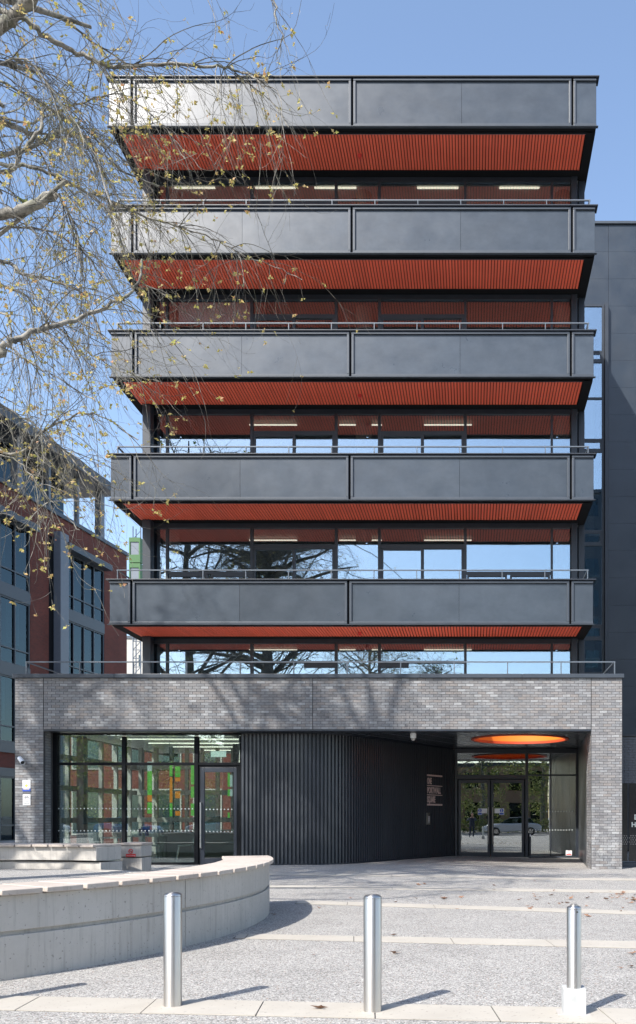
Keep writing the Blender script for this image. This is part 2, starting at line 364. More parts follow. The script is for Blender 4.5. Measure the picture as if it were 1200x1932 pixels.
# mortar cores
co = MB()
co.box(XL, XR, YF+.008, YF+.3, ZL, ZT)
co.box(XL, OL, YF+.008, YF+.95, -.05, ZL-.002); co.box(OR, XR, YF+.008, YF+.92, -.05, ZL-.002)
co.box(XL, XL+.3, YF+.952, 36, 4.0, ZT-.05); co.box(XL, XL+.3, YF+.952, 36, -.05, .1); co.box(XR-.3, XR, YF+.922, 36, -.05, ZT-.05)
brickwall = obj('brick_wall', co, M['mortar'], BLD)
bcache = {}
def brick_mesh(L):
    k = round(L, 3)
    if k not in bcache:
        me, c = mesh_of('brick', MB().box(-L/2, L/2, -.05, .05, -.0325, .0325), M['brick']); bcache[k] = (me, c)
    return bcache[k]
JX = [OL, X(590, 67.5), OR]
def course_cuts(x0, x1, k):
    off = (0, .1125)[k % 2]; cuts = [x0]; x = x0 + (.225 if off == 0 else .1125)
    while x < x1-.04: cuts.append(x); x += .225
    cuts.append(x1); return [(cuts[i]+.005, cuts[i+1]-.005) for i in range(len(cuts)-1) if cuts[i+1]-cuts[i] > .03]
segs = [(XL, JX[0]), (JX[0], JX[1]), (JX[1], JX[2]), (JX[2], XR)]
indiv = []; rest = MB(); nind = 0
order = [(k, sgi) for sgi in (3, 0) for k in range(NC)] + [(k, sgi) for sgi in (1, 2) for k in range(NL, NC)]
for k, sgi in order:
    x0, x1 = segs[sgi]
    for a, b in course_cuts(x0+.004, x1-.004, k):
        dy = R.uniform(-.003, .003); zc = (k+.5)*CH; dx = R.uniform(-.0015, .0015)
        if nind < 296:
            me, c = brick_mesh(b-a); link('brick', me, Vector(((a+b)/2+dx, YF+.05+dy, zc-.0325)), brickwall); nind += 1
        else: rest.box(a+dx, b+dx, YF+dy, YF+.1+dy, zc-.0325, zc+.0325)
for k in range(NL):            # reveals of both piers
    zc = (k+.5)*CH
    for a, b in course_cuts(YF+.105, YF+.92, k+1): rest.box(OR-.008+R.uniform(-.002,.002), OR+.06, a, b, zc-.0325, zc+.0325)
    for a, b in course_cuts(YF+.105, YF+.4, k+1): rest.box(OL-.06, OL+.008, a, b, zc-.0325, zc+.0325)
obj('brickwork', rest, M['brick'], brickwall, kind='stuff')
for x in JX: obj('movement_joint', MB().box(x-.006, x+.006, YF+.001, YF+.02, ZL, ZT), M['black'], BLD)
cp = MB()
for a, b in zip(frange(XL-.05, XR+.05, 6)[:-1], frange(XL-.05, XR+.05, 6)[1:]): cp.box(a+.003, b-.003, YF-.06, YF+.42, ZT+.002, ZT+.115)
obj('parapet_coping', cp, M['mould'], BLD, bevel=.01)
obj('lintel_trim', MB().box(OL, OR, YF+.002, YF+.45, ZL-.05, ZL-.001), M['dark'], BLD)

def plate_hole(mb, x0, x1, y0, y1, cx, cy, r, z, up=False, n=64):
    vs = []; fs = []
    angs = sorted(set([2*math.pi*i/n for i in range(n)] + [math.atan2(yy-cy, xx-cx) % (2*math.pi) for xx in (x0,x1) for yy in (y0,y1)]))
    for a in angs:
        c, s = math.cos(a), math.sin(a)
        t = min([((x1 if c > 0 else x0)-cx)/c if abs(c) > 1e-9 else 1e9, ((y1 if s > 0 else y0)-cy)/s if abs(s) > 1e-9 else 1e9])
        vs += [(cx+r*c, cy+r*s, z), (cx+t*c, cy+t*s, z)]
    m = len(angs)
    for i in range(m):
        j = (i+1) % m; f = (2*i, 2*i+1, 2*j+1, 2*j); fs.append(f if up else f[::-1])
    mb.add(vs, fs)
ZC = 3.885
OCX, OCY, OCR = 1.50, 26.45, 1.42
pc = MB(); plate_hole(pc, -7.2, 3.9, YF+.45, 30.6, OCX, OCY, OCR, ZC)
ceiling = obj('porch_ceiling', pc, M['ceil'], BLD)
sm = MB()
for i in range(14):            # panel joints, running back and to the right like the fluted wall
    x = -6.5 + i*.95
    a = Vector((x, YF+.46, ZC-.003)); b = Vector((x+3.4, 30.5, ZC-.003))
    dvec = (b-a).normalized(); pts = frange(0, (b-a).length, 30)
    for p, q in zip(pts[:-1], pts[1:]):
        m_ = a + dvec*(p+q)/2
        if (m_.x-OCX)**2+(m_.y-OCY)**2 > (OCR+.16)**2 and m_.x < 3.6: sm.obox(m_, dvec, (-dvec.y, dvec.x, 0), (q-p)/2, .006, .002)
obj('ceiling_joint', sm, M['rail'], ceiling, kind='stuff')
for (dx_, dy_) in ((X(1068, 62), 25.4), (X(903, 62), 25.2), (X(1052, 56), 29.2)):
    obj('downlight', MB().lathe([(.09,-.012),(.09,.0),(.06,.0)], (dx_, dy_, ZC), 16), M['chrome'], ceiling)
dk = MB(); plate_hole(dk, XL+.3, XR-.3, YF+.3, 27.9, OCX, OCY, OCR, 4.62, True, 64)
obj('terrace_deck', dk, M['conc'], BLD)  # unseen surface, made pale to bounce light onto the lowest soffit
ln = MB(); k = 64
vs = [(OCX+OCR*math.cos(2*math.pi*i/k), OCY+OCR*math.sin(2*math.pi*i/k), z) for z in (ZC+.05, 4.95) for i in range(k)]
ln.add(vs, [(i, k+i, k+(i+1) % k, (i+1) % k) for i in range(k)])
skl = obj('skylight', ln, M['orange'], BLD, smooth=180)
rm = MB(); vs = []
for r_, z_ in ((OCR+.10, ZC-.004), (OCR+.10, ZC-.03), (OCR, ZC-.03), (OCR, ZC+.05)):
    vs += [(OCX+r_*math.cos(2*math.pi*i/k), OCY+r_*math.sin(2*math.pi*i/k), z_) for i in range(k)]
rm.add(vs, [(j*k+i, j*k+(i+1) % k, (j+1)*k+(i+1) % k, (j+1)*k+i) for j in range(3) for i in range(k)])
obj('skylight_rim', rm, M['orimr'], skl)
dm = MB(); dm.lathe([(OCR+.08,0),(OCR+.04,.12),(OCR*.8,.30),(OCR*.45,.40),(.02,.44)], (OCX, OCY, 4.96), 40)
dm.f = dm.f[:-2]
obj('glass_dome', dm, glass('dome_glass', .03, (.97,.97,.97)), skl, smooth=180)

# fluted wall
path = [Vector((X(454, 66.3), F/66.3, 0)), Vector((-5.0, F/66.3, 0))]
c0 = path[-1].copy(); endp = Vector((X(858, 53.3), F/53.3, 0))
# arc that bends towards the door, then straight
ang_end = math.atan2(endp.y-24.75, endp.x+2.3)
rr = 1.9; a0 = -math.pi/2; a1 = -math.pi/2 + rad(64)
arc = []
cen = c0 + Vector((0, rr, 0))
for i in range(1, 17):
    a = a0 + (rad(60))*i/16; arc.append(cen + Vector((math.cos(a), math.sin(a), 0))*rr)
path += arc
# end point: continue from arc end to door jamb
path.append(endp)
# resample
L_ = [0]
for i in range(1, len(path)): L_.append(L_[-1] + (path[i]-path[i-1]).length)
def along(d):
    for i in range(1, len(path)):
        if d <= L_[i] or i == len(path)-1:
            t = (d-L_[i-1])/(L_[i]-L_[i-1]); return path[i-1].lerp(path[i], t), (path[i]-path[i-1]).normalized()
bk = MB(); P = 80
prev = None
ds = frange(0, L_[-1], 120); vs = []
for d in ds:
    p, t = along(d); nrm = Vector((-t.y, t.x, 0)); vs += [p + nrm*.065 + Vector((0,0,-.05)), p + nrm*.065 + Vector((0,0,ZC+.02))]
bk.add(vs, [(2*i, 2*i+2, 2*i+3, 2*i+1) for i in range(len(ds)-1)])
flut = obj('fluted_wall', bk, M['dark'], BLD)  # backing darker than the ribs: shade in the gaps put into its colour
prf = [(-.034,.0),(-.026,-.055),(.026,-.055),(.034,.0)]
m_ = MB(); m_.prism([(x, y) for x, y in prf], 'z', .13, ZC-.06)
rib_me, rib_c = mesh_of('rib', m_, M['flute'])
nr = int(L_[-1]/.1120)
for i in range(nr):
    d = (i+.5)*L_[-1]/nr; p, t = along(d); nrm = Vector((-t.y, t.x, 0))
    pp = p + nrm*.064 + nrm*(-.0275)
    o = link('rib', rib_me, Vector((pp.x, pp.y, .13)), flut); o.rotation_euler = (0, 0, math.atan2(t.y, t.x))
pl = MB(); vs = []
for d in ds:
    p, t = along(d); nrm = Vector((-t.y, t.x, 0)); vs += [p - nrm*.015 + Vector((0,0,z)) for z in (-.05,.125)] + [p + nrm*.06 + Vector((0,0,.125))]
pl.add(vs, [(3*i+j, 3*i+3+j, 3*i+4+j, 3*i+1+j) for i in range(len(ds)-1) for j in (0, 1)])
obj('skirting', pl, M['dark'], flut)

# ---- shop window left
YG = F/66.0 + .03
def fx(px): return X(px, 66.1)
def fz(py): return Z(py, 66.1)
fr = MB(); zb, zt = .10, ZL-.05
fr.box(OL+.01, fx(107), YG-.06, YG+.1, 0, zt)
fr.box(fx(229), fx(236), YG-.05, YG+.1, 0, zt-.1); fr.box(fx(366), fx(373.5), YG-.06, YG+.1, 0, zt-.1); fr.box(fx(452), fx(457), YG-.06, YG+.1, 0, zt-.1)
fr.box(fx(107)+.002, fx(457), YG-.05, YG+.1, fz(1386), zt-.001)
for a, b in ((107,229),(236,366),(373.5,452)): fr.box(fx(a)+.002, fx(b)-.002, YG-.045, YG+.08, fz(1443.5), fz(1438.5))
for a, b in ((107,229),(236,366)): fr.box(fx(a)+.002, fx(b)-.002, YG-.045, YG+.08, 0, .16)
shop = obj('shop_window', fr, M['black'], BLD, bevel=.006)
for a, b, t0, t1 in ((107,229,1386,1438.5),(236,366,1386,1438.5),(373.5,452,1386,1438.5),(107,229,1443.5,1630),(236,366,1443.5,1630)):
    obj('pane', MB().box(fx(a), fx(b), YG, YG+.012, fz(t1) if t1 < 1600 else .16, fz(t0)), M['gglass'], shop)
df = MB(); x0, x1 = fx(377), fx(446); z0, z1 = .05, fz(1448)
df.box(x0, x0+.12, YG-.03, YG+.04, z0, z1); df.box(x1-.09, x1, YG-.03, YG+.04, z0, z1)
df.box(x0+.12, x1-.09, YG-.03, YG+.04, z1-.13, z1); df.box(x0+.12, x1-.09, YG-.03, YG+.04, z0, z0+.24)
door = obj('door', df, M['dark'], BLD, bevel=.006)
obj('pane', MB().box(x0+.12, x1-.09, YG, YG+.012, z0+.24, z1-.13), M['gglass'], door)
hd = MB().tube([(x0+.03, YG-.03, fz(1600)), (x0+.03, YG-.10, fz(1600)), (x0+.03, YG-.10, fz(1514)), (x0+.03, YG-.03, fz(1514))], .018, 8)
obj('handle', hd, M['steel'], door)
fm2 = MB().box(fx(373.5)+.002, x0-.003, YG-.02, YG+.06, .05, fz(1443.5)); fm2.box(x1+.003, fx(452)-.002, YG-.02, YG+.06, .05, fz(1443.5)); fm2.box(x0, x1, YG-.02, YG+.06, z1+.004, fz(1443.5)-.001)
obj('door_frame', fm2, M['black'], BLD)
def dots(x0, x1, zs, y, parent, step=.104, r=.02):
    mb = MB()
    for z in zs:
        x = x0
        while x < x1:
            mb.add([(x+r*math.cos(a*math.pi/5), y, z+r*math.sin(a*math.pi/5)) for a in range(10)], [tuple(range(10))]); x += step
    return obj('safety_dots', mb, M['dot'], parent, kind='stuff')
dots(fx(109), fx(228), (fz(1525.5), fz(1567.5)), YG-.003, shop); dots(fx(238), fx(365), (fz(1526), fz(1567.5)), YG-.003, shop)
dots(fx(388), fx(442), (fz(1527), fz(1569)), YG-.003, door)

# ---- entrance
SE = 53.0; YE = F/SE
def ex(px): return X(px, SE)
def ez(py): return Z(py, SE)
ef = MB()
ef.box(ex(858), ex(863), YE-.06, YE+.1, 0, ZC-.01); ef.box(ex(991), ex(996.5), YE-.06, YE+.1, 0, ZC-.01); ef.box(ex(1086), ex(1091), YE-.06, YE+.1, 0, ZC-.01)
ef.box(ex(863), ex(991), YE-.05, YE+.1, ez(1421), ZC-.011); ef.box(ex(996.5), ex(1086), YE-.05, YE+.1, ez(1421), ZC-.011)
ef.box(ex(863), ex(991), YE-.055, YE+.1, ez(1470), ez(1462)); ef.box(ex(996.5), ex(1086), YE-.045, YE+.08, ez(1464), ez(1461))
ef.box(ex(996.5), ex(1086), YE-.045, YE+.08, 0, .06); ef.box(ex(1038), ex(1040), YE-.02, YE+.05, .06, ez(1421))
entr = obj('entrance_screen', ef, M['dark'], BLD, bevel=.006)
for a, b, t0, t1 in ((863,991,1421,1462),(996.5,1038,1421,1461),(1040,1086,1421,1461),(996.5,1038,1464,1616.5),(1040,1086,1464,1616.5)):
    obj('pane', MB().box(ex(a), ex(b), YE, YE+.012, ez(t1), ez(t0)), M['eglass'], entr)
for a, b, hx in ((865,924.5,921.5),(926.5,989,929.5)):
    m_ = MB(); x0, x1 = ex(a), ex(b); z0, z1 = .03, ez(1471)
    wl_, wr_ = (.09, .07)
    m_.box(x0, x0+wl_, YE-.04, YE+.02, z0, z1); m_.box(x1-wl_, x1, YE-.04, YE+.02, z0, z1)
    m_.box(x0+wl_, x1-wl_, YE-.04, YE+.02, z1-.12, z1); m_.box(x0+wl_, x1-wl_, YE-.04, YE+.02, z0, z0+.17)
    d_ = obj('door', m_, M['dark'], BLD, bevel=.006)
    obj('pane', MB().box(x0+wl_, x1-wl_, YE-.012, YE, z0+.17, z1-.12), M['eglass'], d_)
    hx = ex(hx); sgn = 1 if hx > ex(925) else -1
    obj('handle', MB().tube([(hx, YE-.04, ez(1592)), (hx, YE-.12, ez(1592)), (hx, YE-.12, ez(1524)), (hx, YE-.04, ez(1524))], .02, 8), M['steel'], d_)
    # blue and white fire door notice, stuck on the glass
    xa, xb = (ex(901.5), ex(919)) if sgn < 0 else (ex(933), ex(951))
    ib = (ex(901.5), ex(909.5)) if sgn < 0 else (ex(942), ex(951))
    nt_ = MB().box(xa, xb, YE-.0155, YE-.0125, ez(1534.5), ez(1525.5)); nt_.box(ib[0], ib[1], YE-.0154, YE-.0126, ez(1537.5), ez(1534.5))
    tg_ = obj('door_notice', nt_, M['white'], d_)
    cxn = (ib[0]+ib[1])/2; r_ = .065
    bb = MB().add([(cxn+r_*math.cos(i*math.pi/9), YE-.0175, ez(1529.2)+r_*math.sin(i*math.pi/9)) for i in range(18)], [tuple(range(18))])
    bb.box(ib[0]+.012, ib[1]-.012, YE-.018, YE-.0165, ez(1537), ez(1533.5))
    obj('notice_print', bb, M['blue'], tg_)
    obj('notice_figure', MB().box(cxn-.012, cxn+.012, YE-.020, YE-.019, ez(1532), ez(1527)), M['white'], tg_)
dots(ex(1032), ex(1084), (ez(1531),), YE-.003, entr, .1, .027); dots(ex(1000), ex(1084), (ez(1566),), YE-.003, entr, .1, .02)
sd = MB(); a = Vector((OR, YF+.925, 0)); b = Vector((ex(1091), YE+.1, 0)); t = (b-a).normalized(); mid = (a+b)/2 + Vector((.05,0,ZC/2))
sd.obox(mid, t, (-t.y, t.x, 0), (b-a).length/2, .04, ZC/2-.005)
obj('porch_side_wall', sd, M['flute'], BLD)
obj('door_threshold', MB().box(ex(862), ex(996), YE-.32, YE+.02, -.02, .03), M['conc'], BLD)
# floor of lobby, shop
obj('interior_floor', MB().box(XL+.3, XR-.3, YG+.13, 35.5, -.02, .12).f and MB().box(XL+.3, -6.9, YG+.13, 34, .0, .11), M['ifloor'], BLD)
obj('lobby_floor', MB().box(-.7, XR-.3, YE+.11, 35.5, -.02, .028), M['ifloor'], BLD)
sw = MB().box(-6.58, -.73, 34, 34.2, 0, 4.6); sw.box(-6.75, -6.6, YG+.3, 34, 0, ZC)

lb = MB().box(-.62, XR-.3, 35.6, 35.8, 0, 4.6)
obj('lobby_side_wall', MB().box(-.72, -.62, YE+.12, 36, 0, 4.6), M['ifloor'], BLD); obj('lobby_back_wall', lb, M['dark'], BLD)
obj('interior_partition', sw, M['iwall'], BLD)
obj('interior_ceiling', MB().box(XL+.3, -6.76, YG+.12, 34, 4.0, 4.2), M['iceil'], BLD); obj('interior_ceiling', MB().box(-.6, XR-.3, YE+.12, 35.6, ZC, 4.2), M['iceil'], BLD)
for j, yy in enumerate((25.3, 26.8, 28.3, 29.8, 31.3)):
    obj('ceiling_light', MB().box(-11.4+.3*j, -7.1+.1*j, yy, yy+.04, 3.905, 3.93), emit('shop_tube', (1,.95,.8), 1.3) if j == 0 else bpy.data.materials['shop_tube'], BLD)
obj('round_column', MB().lathe([(.28,0),(.28,3.87)], (3.2*1.0+.18, YE+1.3, .02), 20), M['icol'], BLD, smooth=40)
obj('exit_sign', MB().box(X(397,62), X(425.5,62), 25.85, 25.88, Z(1428,62), Z(1417,62)), emit('pale_sign', (.62,.78,.72), .6), BLD)
# window screen of pale posts and floors at the back of the shop, with green and orange panels
bkm = MB()
for x in frange(-12.2, -7.1, 9): bkm.box(x-.06, x+.06, 31.2, 31.35, .1, 4.0)
for z in (1.35, 2.35, 3.3): bkm.box(-12.3, -7.0, 31.17, 31.38, z-.09, z+.09)
for i in range(8): bkm.box(XL+.1, XL+.22, 25.2+i*1.2, 25.32+i*1.2, .1, 4.0)
for z in (1.35, 2.35, 3.3): bkm.box(XL+.07, XL+.26, 24.8, 34, z-.08, z+.08)
for xx, yy in ((X(151,60), F/60), (-8.2, 29.5)): obj('shop_column', MB().box(xx-.11, xx+.11, yy, yy+.22, .1, 4.0), M['dark'], BLD)
obj('back_window_screen', bkm, M['icol'], BLD)
GP = [(278,286,1437,1455,'offwhite'),(278,286,1455,1500,'green'),(278,286,1500,1512,'orangep'),(278,286,1514,1535,'green'),
      (320,324.5,1438,1464,'green'),(320,324.5,1466,1514,'orangep'),(320,324.5,1516,1540,'green'),(330.5,339.5,1446,1456,'green'),(330.5,339.5,1457,1466,'green'),
      (330.5,339.5,1467,1474,'orangep'),(330.5,339.5,1493,1506,'orangep'),(330.5,339.5,1530,1539,'orangep'),(360,366,1444,1480,'green'),(360,366,1484,1505,'green'),(360,366,1516,1539,'green'),
      (429.5,433,1458,1484,'green'),(429.5,433,1489,1502,'green'),(429.5,433,1533,1543,'green'),(434,438,1462,1484,'offwhite'),(434,438,1489,1502,'offwhite')]
for a, b, c, d, mm in GP:  # panels are no lamps; a faint glow is put into their material
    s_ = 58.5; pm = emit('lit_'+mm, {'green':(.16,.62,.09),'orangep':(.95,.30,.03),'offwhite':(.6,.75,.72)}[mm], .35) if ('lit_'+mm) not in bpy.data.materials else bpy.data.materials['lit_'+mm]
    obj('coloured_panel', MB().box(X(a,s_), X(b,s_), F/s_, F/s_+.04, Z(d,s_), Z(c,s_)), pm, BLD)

# ------------------------------------------------------------------ tower
SF = 62.0; YT = F/SF; SG = 57.4; YW = F/SG
LV = [  # top, bottom, left, right, grooves g1,j1,g2,j2,g3, rail y
 (147, 240, 204.5, 1126.5, (250,457,665,871,1080), None),
 (389.5, 479, 208, 1124, (251,457,664,869,1079), 377.5),
 (624.5, 712, 208.5, 1121.5, (253,456,661.5,868,1077), 609.5),
 (857, 944, 207.5, 1121.5, (251,453,660,867,1077), 842.5),
 (1093.5, 1178.5, 205.5, 1120.5, (249,452,657.5,866,1076), 1075.5)]
slat_total = 0
for li, (pt, pb, pl_, pr_, gr, ry) in enumerate(LV):
    zt_, zb_ = Z(pt, SF), Z(pb, SF); xl, xr = X(pl_, SF), X(pr_, SF)
    body = MB().box(xl+.02, xr-.02, YT+.03, YT+.2, zb_+.03, zt_-.03)
    body.box(xl+.02, xl+.14, YT+.2, YW+1.2, zb_+.03, zt_-.03); body.box(xr-.14, xr-.02, YT+.2, YW+1.2, zb_+.03, zt_-.03)
    body.box(xl+.14, xr-.14, YT+.2, YW+.12, zb_+.075, zb_+.30)
    bal = obj('balcony', body, M['black'], BLD)
    obj('bounce_deck', MB().box(xl+.15, xr-.15, YT+.21, YW-.08, zb_+.302, zb_+.33), M['conc'], bal)  # pale floor added to bounce sunlight up onto the soffit above
    g1, j1, g2, j2, g3 = gr
    bays = [(pl_+1.5, g1-2), (g1+2, g2-2), (g2+2, g3-2), (g3+2, pr_-1.5)]
    for bi, (a, b) in enumerate(bays):
        xa, xb = X(a, SF), X(b, SF); fm = MB(); wd = .075; za, zz = zb_+.005, zt_-.045
        pr = .055
        # rounded-edge bars, butt jointed
        fm.box(xa, xb, YT-pr, YT+.035, zz-wd, zz); fm.box(xa, xb, YT-pr, YT+.035, za, za+wd)
        if bi != 0: fm.box(xa, xa+wd, YT-pr, YT+.035, za+wd, zz-wd)
        if bi != 3: fm.box(xb-wd, xb, YT-pr, YT+.035, za+wd, zz-wd)
        obj('frame_moulding', fm, M['mould'], bal, bevel=.012)
        js = [j for j in (j1, j2) if a < j < b]
        ed = [a] + js + [b]
        for q in range(len(ed)-1):
            pa = X(ed[q], SF) + (wd if q == 0 and bi != 0 else .004); pb2 = X(ed[q+1], SF) - (wd if q == len(ed)-2 and bi != 3 else .004)
            obj('fascia_panel', MB().box(pa, pb2, YT, YT+.029, za+wd, zz-wd), M['fascia'], bal)
    obj('coping', MB().box(xl-.06, xr+.06, YT-.10, YT+.26, zt_-.035, zt_), M['dark'], bal, bevel=.006)
    sl_ = MB(); sl_.box(xl-.03, xr+.03, YT-.062, YT+.03, zb_-.012, zb_+.003)
    obj('sill', sl_, M['mould'], bal)
    # soffit frame and slats
    sy0, sy1 = F/61.35, F/58.15
    sf = MB(); zz0 = zb_-.0
    sf.box(xl+.14, xr-.14, YT+.2, sy0-.01, zz0+.0, zb_+.074); sf.box(xl+.14, xr-.14, sy1+.01, YW+.1, zz0, zb_+.074)
    sxl, sxr = X(228 if li == 0 else 232, 61.35), X(pr_-21.5, 61.35)
    sf.box(xl+.02, sxl-.01, YT+.2, YW+1.2, zz0-.002, zz0+.028); sf.box(sxr+.01, xr-.02, YT+.2, YW+1.2, zz0-.002, zz0+.028)
    obj('soffit_frame', sf, M['black'], bal)
    tr = MB().box(sxl, sxr, sy0-.012, sy0, zz0-.006, zz0+.02)
    obj('soffit_trim', tr, M['rail'], bal)
    ns = 150; pitch = (sxr-sxl)/ns; many = MB()
    if li == 0: s_me, s_c = mesh_of('slat', MB().box(0, pitch*.74, sy0, sy1, 0, .03), M['slat'])
    for i in range(ns):
        xx = sxl+i*pitch
        if slat_total < 298 and li < 2:
            link('slat', s_me, Vector((xx+pitch*.37, (sy0+sy1)/2, zz0)), bal); slat_total += 1
        else: many.box(xx, xx+pitch*.74, sy0, sy1, zz0+R.uniform(0,.001), zz0+.03)
    if many.v: obj('slats', many, M['slat'], bal, kind='stuff')
    if li in (0, 2, 4):
        bx_, by_ = (X(677, 60), F/59.5)
        obj('alarm_beacon', MB().lathe([(.05,-.09),(.055,-.03),(.07,-.025),(.07,0)], (bx_, by_, zz0), 12), M['redp'], bal, smooth=30)
    if ry:
        zr = Z(ry, 61.5); yr = F/61.5; ra, rb = X(220, 61.5), X(pr_-10, 61.5)
        rl = MB().box(ra, rb, yr-.012, yr+.038, zr-.018, zr+.012)
        rl.box(ra, ra+.05, yr+.04, YW-.2, zr-.018, zr+.012); rl.box(rb-.05, rb, yr+.04, YW-.2, zr-.018, zr+.012)
        rail = obj('handrail', rl, M['rail'], bal)
        npst = 11
        px_ = [ra+.03] + [ra+.03+ (rb-ra-.06)*i/npst for i in range(1, npst)] + [rb-.03]
        pm_, pcn = mesh_of('rail_post', MB().box(-.012, .012, -.03, .03, 0, zr-.02-(zt_-.2)), M['rail'])
        for x in px_: link('rail_post', pm_, Vector((x, yr+.013, zt_-.2)), bal)
# roof of tower
tz = Z(147, SF)
obj('tower_roof', MB().box(X(204,SF)+.16, X(1126,SF)-.16, YT+.2, 40, tz-.5, tz-.06), M['dark'], BLD)
tb = MB()
xw0, xw1 = X(270, 58.2), X(1103, 57.4)
# storeys
STO = [(322, 389, 0), (546, 624, 1), (768, 857, 2), (982, 1093, 3), (1203, 1290, 4)]
MUL = [316, 475.5, 634.5, 716, 878, 1041]
for si, (ya, yb, lv) in enumerate(STO):
    zc_ = Z(LV[si][1], SF)          # soffit level above
    zf_ = Z(LV[si+1][0], SF)-1.2 if si < 4 else 4.63
    zhead = zc_
    # slab below, back wall, ceiling
    isl = MB().box(-10.7, xw1, YW+.13, 36, zf_-.25, zf_)
    obj('floor_slab', isl, M['ifloor'], BLD)
    obj('office_ceiling', MB().box(-10.4, xw1-.1, YW+.14, 34, zc_+.0, zc_+.06), M['iceil'], BLD)
    obj('office_back_wall', MB().box(-10.7, xw1-.12, 34, 34.15, zf_, zc_), M['iwall'], BLD)
    for cx_ in (X(322,56), X(686,56), X(1062,56)):
        obj('column', MB().lathe([(.27,0),(.27,zc_-zf_)], (cx_, YW+.75, zf_), 18), M['icol'], BLD, smooth=40)
    if si < 2:
        spans = [(328,405),(481,557),(593,672),(787,865),(942,1018)] if si == 0 else [(503,556),(593,670),(787,863),(940,1018)]
        ly = 352 if si == 0 else 565
    else: spans = [(470,560),(640,720),(800,890)]; ly = {2:800, 3:1018, 4:1225}[si]
    zl = zc_-.12; s_l = (CY-ly)/(zl-H)
    for a, b in spans: 
        o = obj('ceiling_light', MB().box(X(a,s_l), X(b,s_l), F/s_l, F/s_l+.08, zl-.02, zl), M['lampm'] if si < 2 else M['dimlamp'], BLD)
    # frame grid
    fr = MB(); y0, y1 = YW-.06, YW+.08
    fr.box(X(284,SG), X(1077,SG), y0, y1, zhead-.16, zhead-.003)
    fr.box(X(284,SG), X(1077,SG), y0, y1, zf_, zf_+.1)
    for mx in MUL:
        hw = .035 if mx not in (475.5, 634.5, 716, 878) else .045
        fr.box(X(mx,SG)-hw, X(mx,SG)+hw, y0-.01, y1, zf_+.1, zhead-.16)
    band = obj('window_band', fr, M['frame'], BLD)
    ed = [284] + MUL + [1077]
    tr_y = {0: 384, 1: 597.5, 2: 817.5, 3: 1032, 4: 1258}[si]
    zt2 = Z(tr_y, SG)
    for q in range(7):
        a, b = X(ed[q],SG)+.03, X(ed[q+1],SG)-.03
        door_bay = q in (2, 4) or (si == 4 and q in ())
        if door_bay and si < 4:
            obj('pane', MB().box(a, b, YW, YW+.012, zt2+.06, zhead-.165), M['tglass'], band)
            dfm = MB().box(a+.015, b-.015, YW-.05, YW+.07, zt2-.07, zt2+.06)
            mid_ = (a+b)/2
            for (p, q2) in ((a+.015, a+.10), (mid_-.05, mid_+.05), (b-.10, b-.015)): dfm.box(p, q2, YW-.045, YW+.065, zf_+.101, zt2-.07)
            dfm.box(a+.10, mid_-.05, YW-.045, YW+.065, zt2-.12, zt2-.07)
            wf = obj('window_frame', dfm, M['frame'], band, bevel=.008)
            obj('sash', MB().box(a+.10, mid_-.05, YW-.01, YW+.002, zf_+.11, zt2-.121), M['tglass'], band)
            obj('sash', MB().box(mid_+.05, b-.10, YW+.01, YW+.022, zf_+.11, zt2-.071), M['tglass'], band)
        else:
            obj('pane', MB().box(a, b, YW, YW+.012, zf_+.1, zhead-.165), M['tglass'], band)
            lowz = {3: 1081, 4: 1249}.get(si)
            if lowz and q in ((1, 5) if si == 3 else (2, 4)):
                zl_ = Z(lowz, SG); d2 = MB().box(a, b, YW-.05, YW-.002, zl_-.05, zl_+.03); mid_ = (a+b)/2
                if si == 3:
                    for (p, r2) in ((a+.03, mid_-.05), (mid_+.05, b-.03)):
                        d2.box(p, r2, YW-.045, YW-.004, zl_-.13, zl_-.052); d2.box(p, p+.06, YW-.045, YW-.004, zl_-.9, zl_-.13); d2.box(r2-.06, r2, YW-.045, YW-.004, zl_-.9, zl_-.13)
                else:
                    p, r2 = (X(574,SG), b) if q == 2 else (a, X(771,SG))
                    d2.box(p, r2, YW-.06, YW-.004, zl_-.19, zl_-.052)
                obj('window_frame', d2, M['frame'], band)
    if si == 1: obj('roller_blind', MB().box(X(335,SG), X(474,SG), YW+.1, YW+.12, Z(606,SG), zc_-.17), M['blind'], band)
    # end columns
    for (a, b, sfc) in ((X(268.5,58.3), X(284,58.3), 58.3), (X(1078,57.6), X(1089.5,57.6), 57.6), (X(1091.5,57.2), X(1103,57.2), 57.2)):
        obj('corner_post', MB().box(a, b, F/sfc, F/sfc+.3, zf_-.3 if si == 4 else zf_-.2, zc_-.003), M['frame'], BLD, bevel=.01)
side = MB().box(xw0+.0, xw0+.12, YW+.2, 40, 4.6, tz-.5); side.box(xw1-.1, xw1-.002, YW+.2, 40, 4.6, tz-.5)
side.box(xw0+.13, xw1-.11, 39.8, 40, 0, tz-.5)
obj('side_wall', side, M['dark'], BLD)

# terrace railing on podium
zr = Z(1248.5, 66); yr = F/66; ra, rb = X(48, 66), X(1161, 66)
rl = MB().box(ra, rb, yr, yr+.04, zr-.02, zr+.012); rl.box(ra, ra+.04, yr+.042, 28.5, zr-.02, zr+.012); rl.box(rb-.04, rb, yr+.042, 28.5, zr-.02, zr+.012)
prail = obj('terrace_railing', rl, M['rail'], BLD)
pm_, _ = mesh_of('rail_post', MB().box(-.014, .014, 0, .05, 0, zr-.021-4.62), M['rail'])
x = X(50, 66); px_ = []
for i in range(12): px_.append(ra+.02+(rb-ra-.04)*i/11)
for x in px_: link('rail_post', pm_, Vector((x, yr+.02, 4.62)), prail)

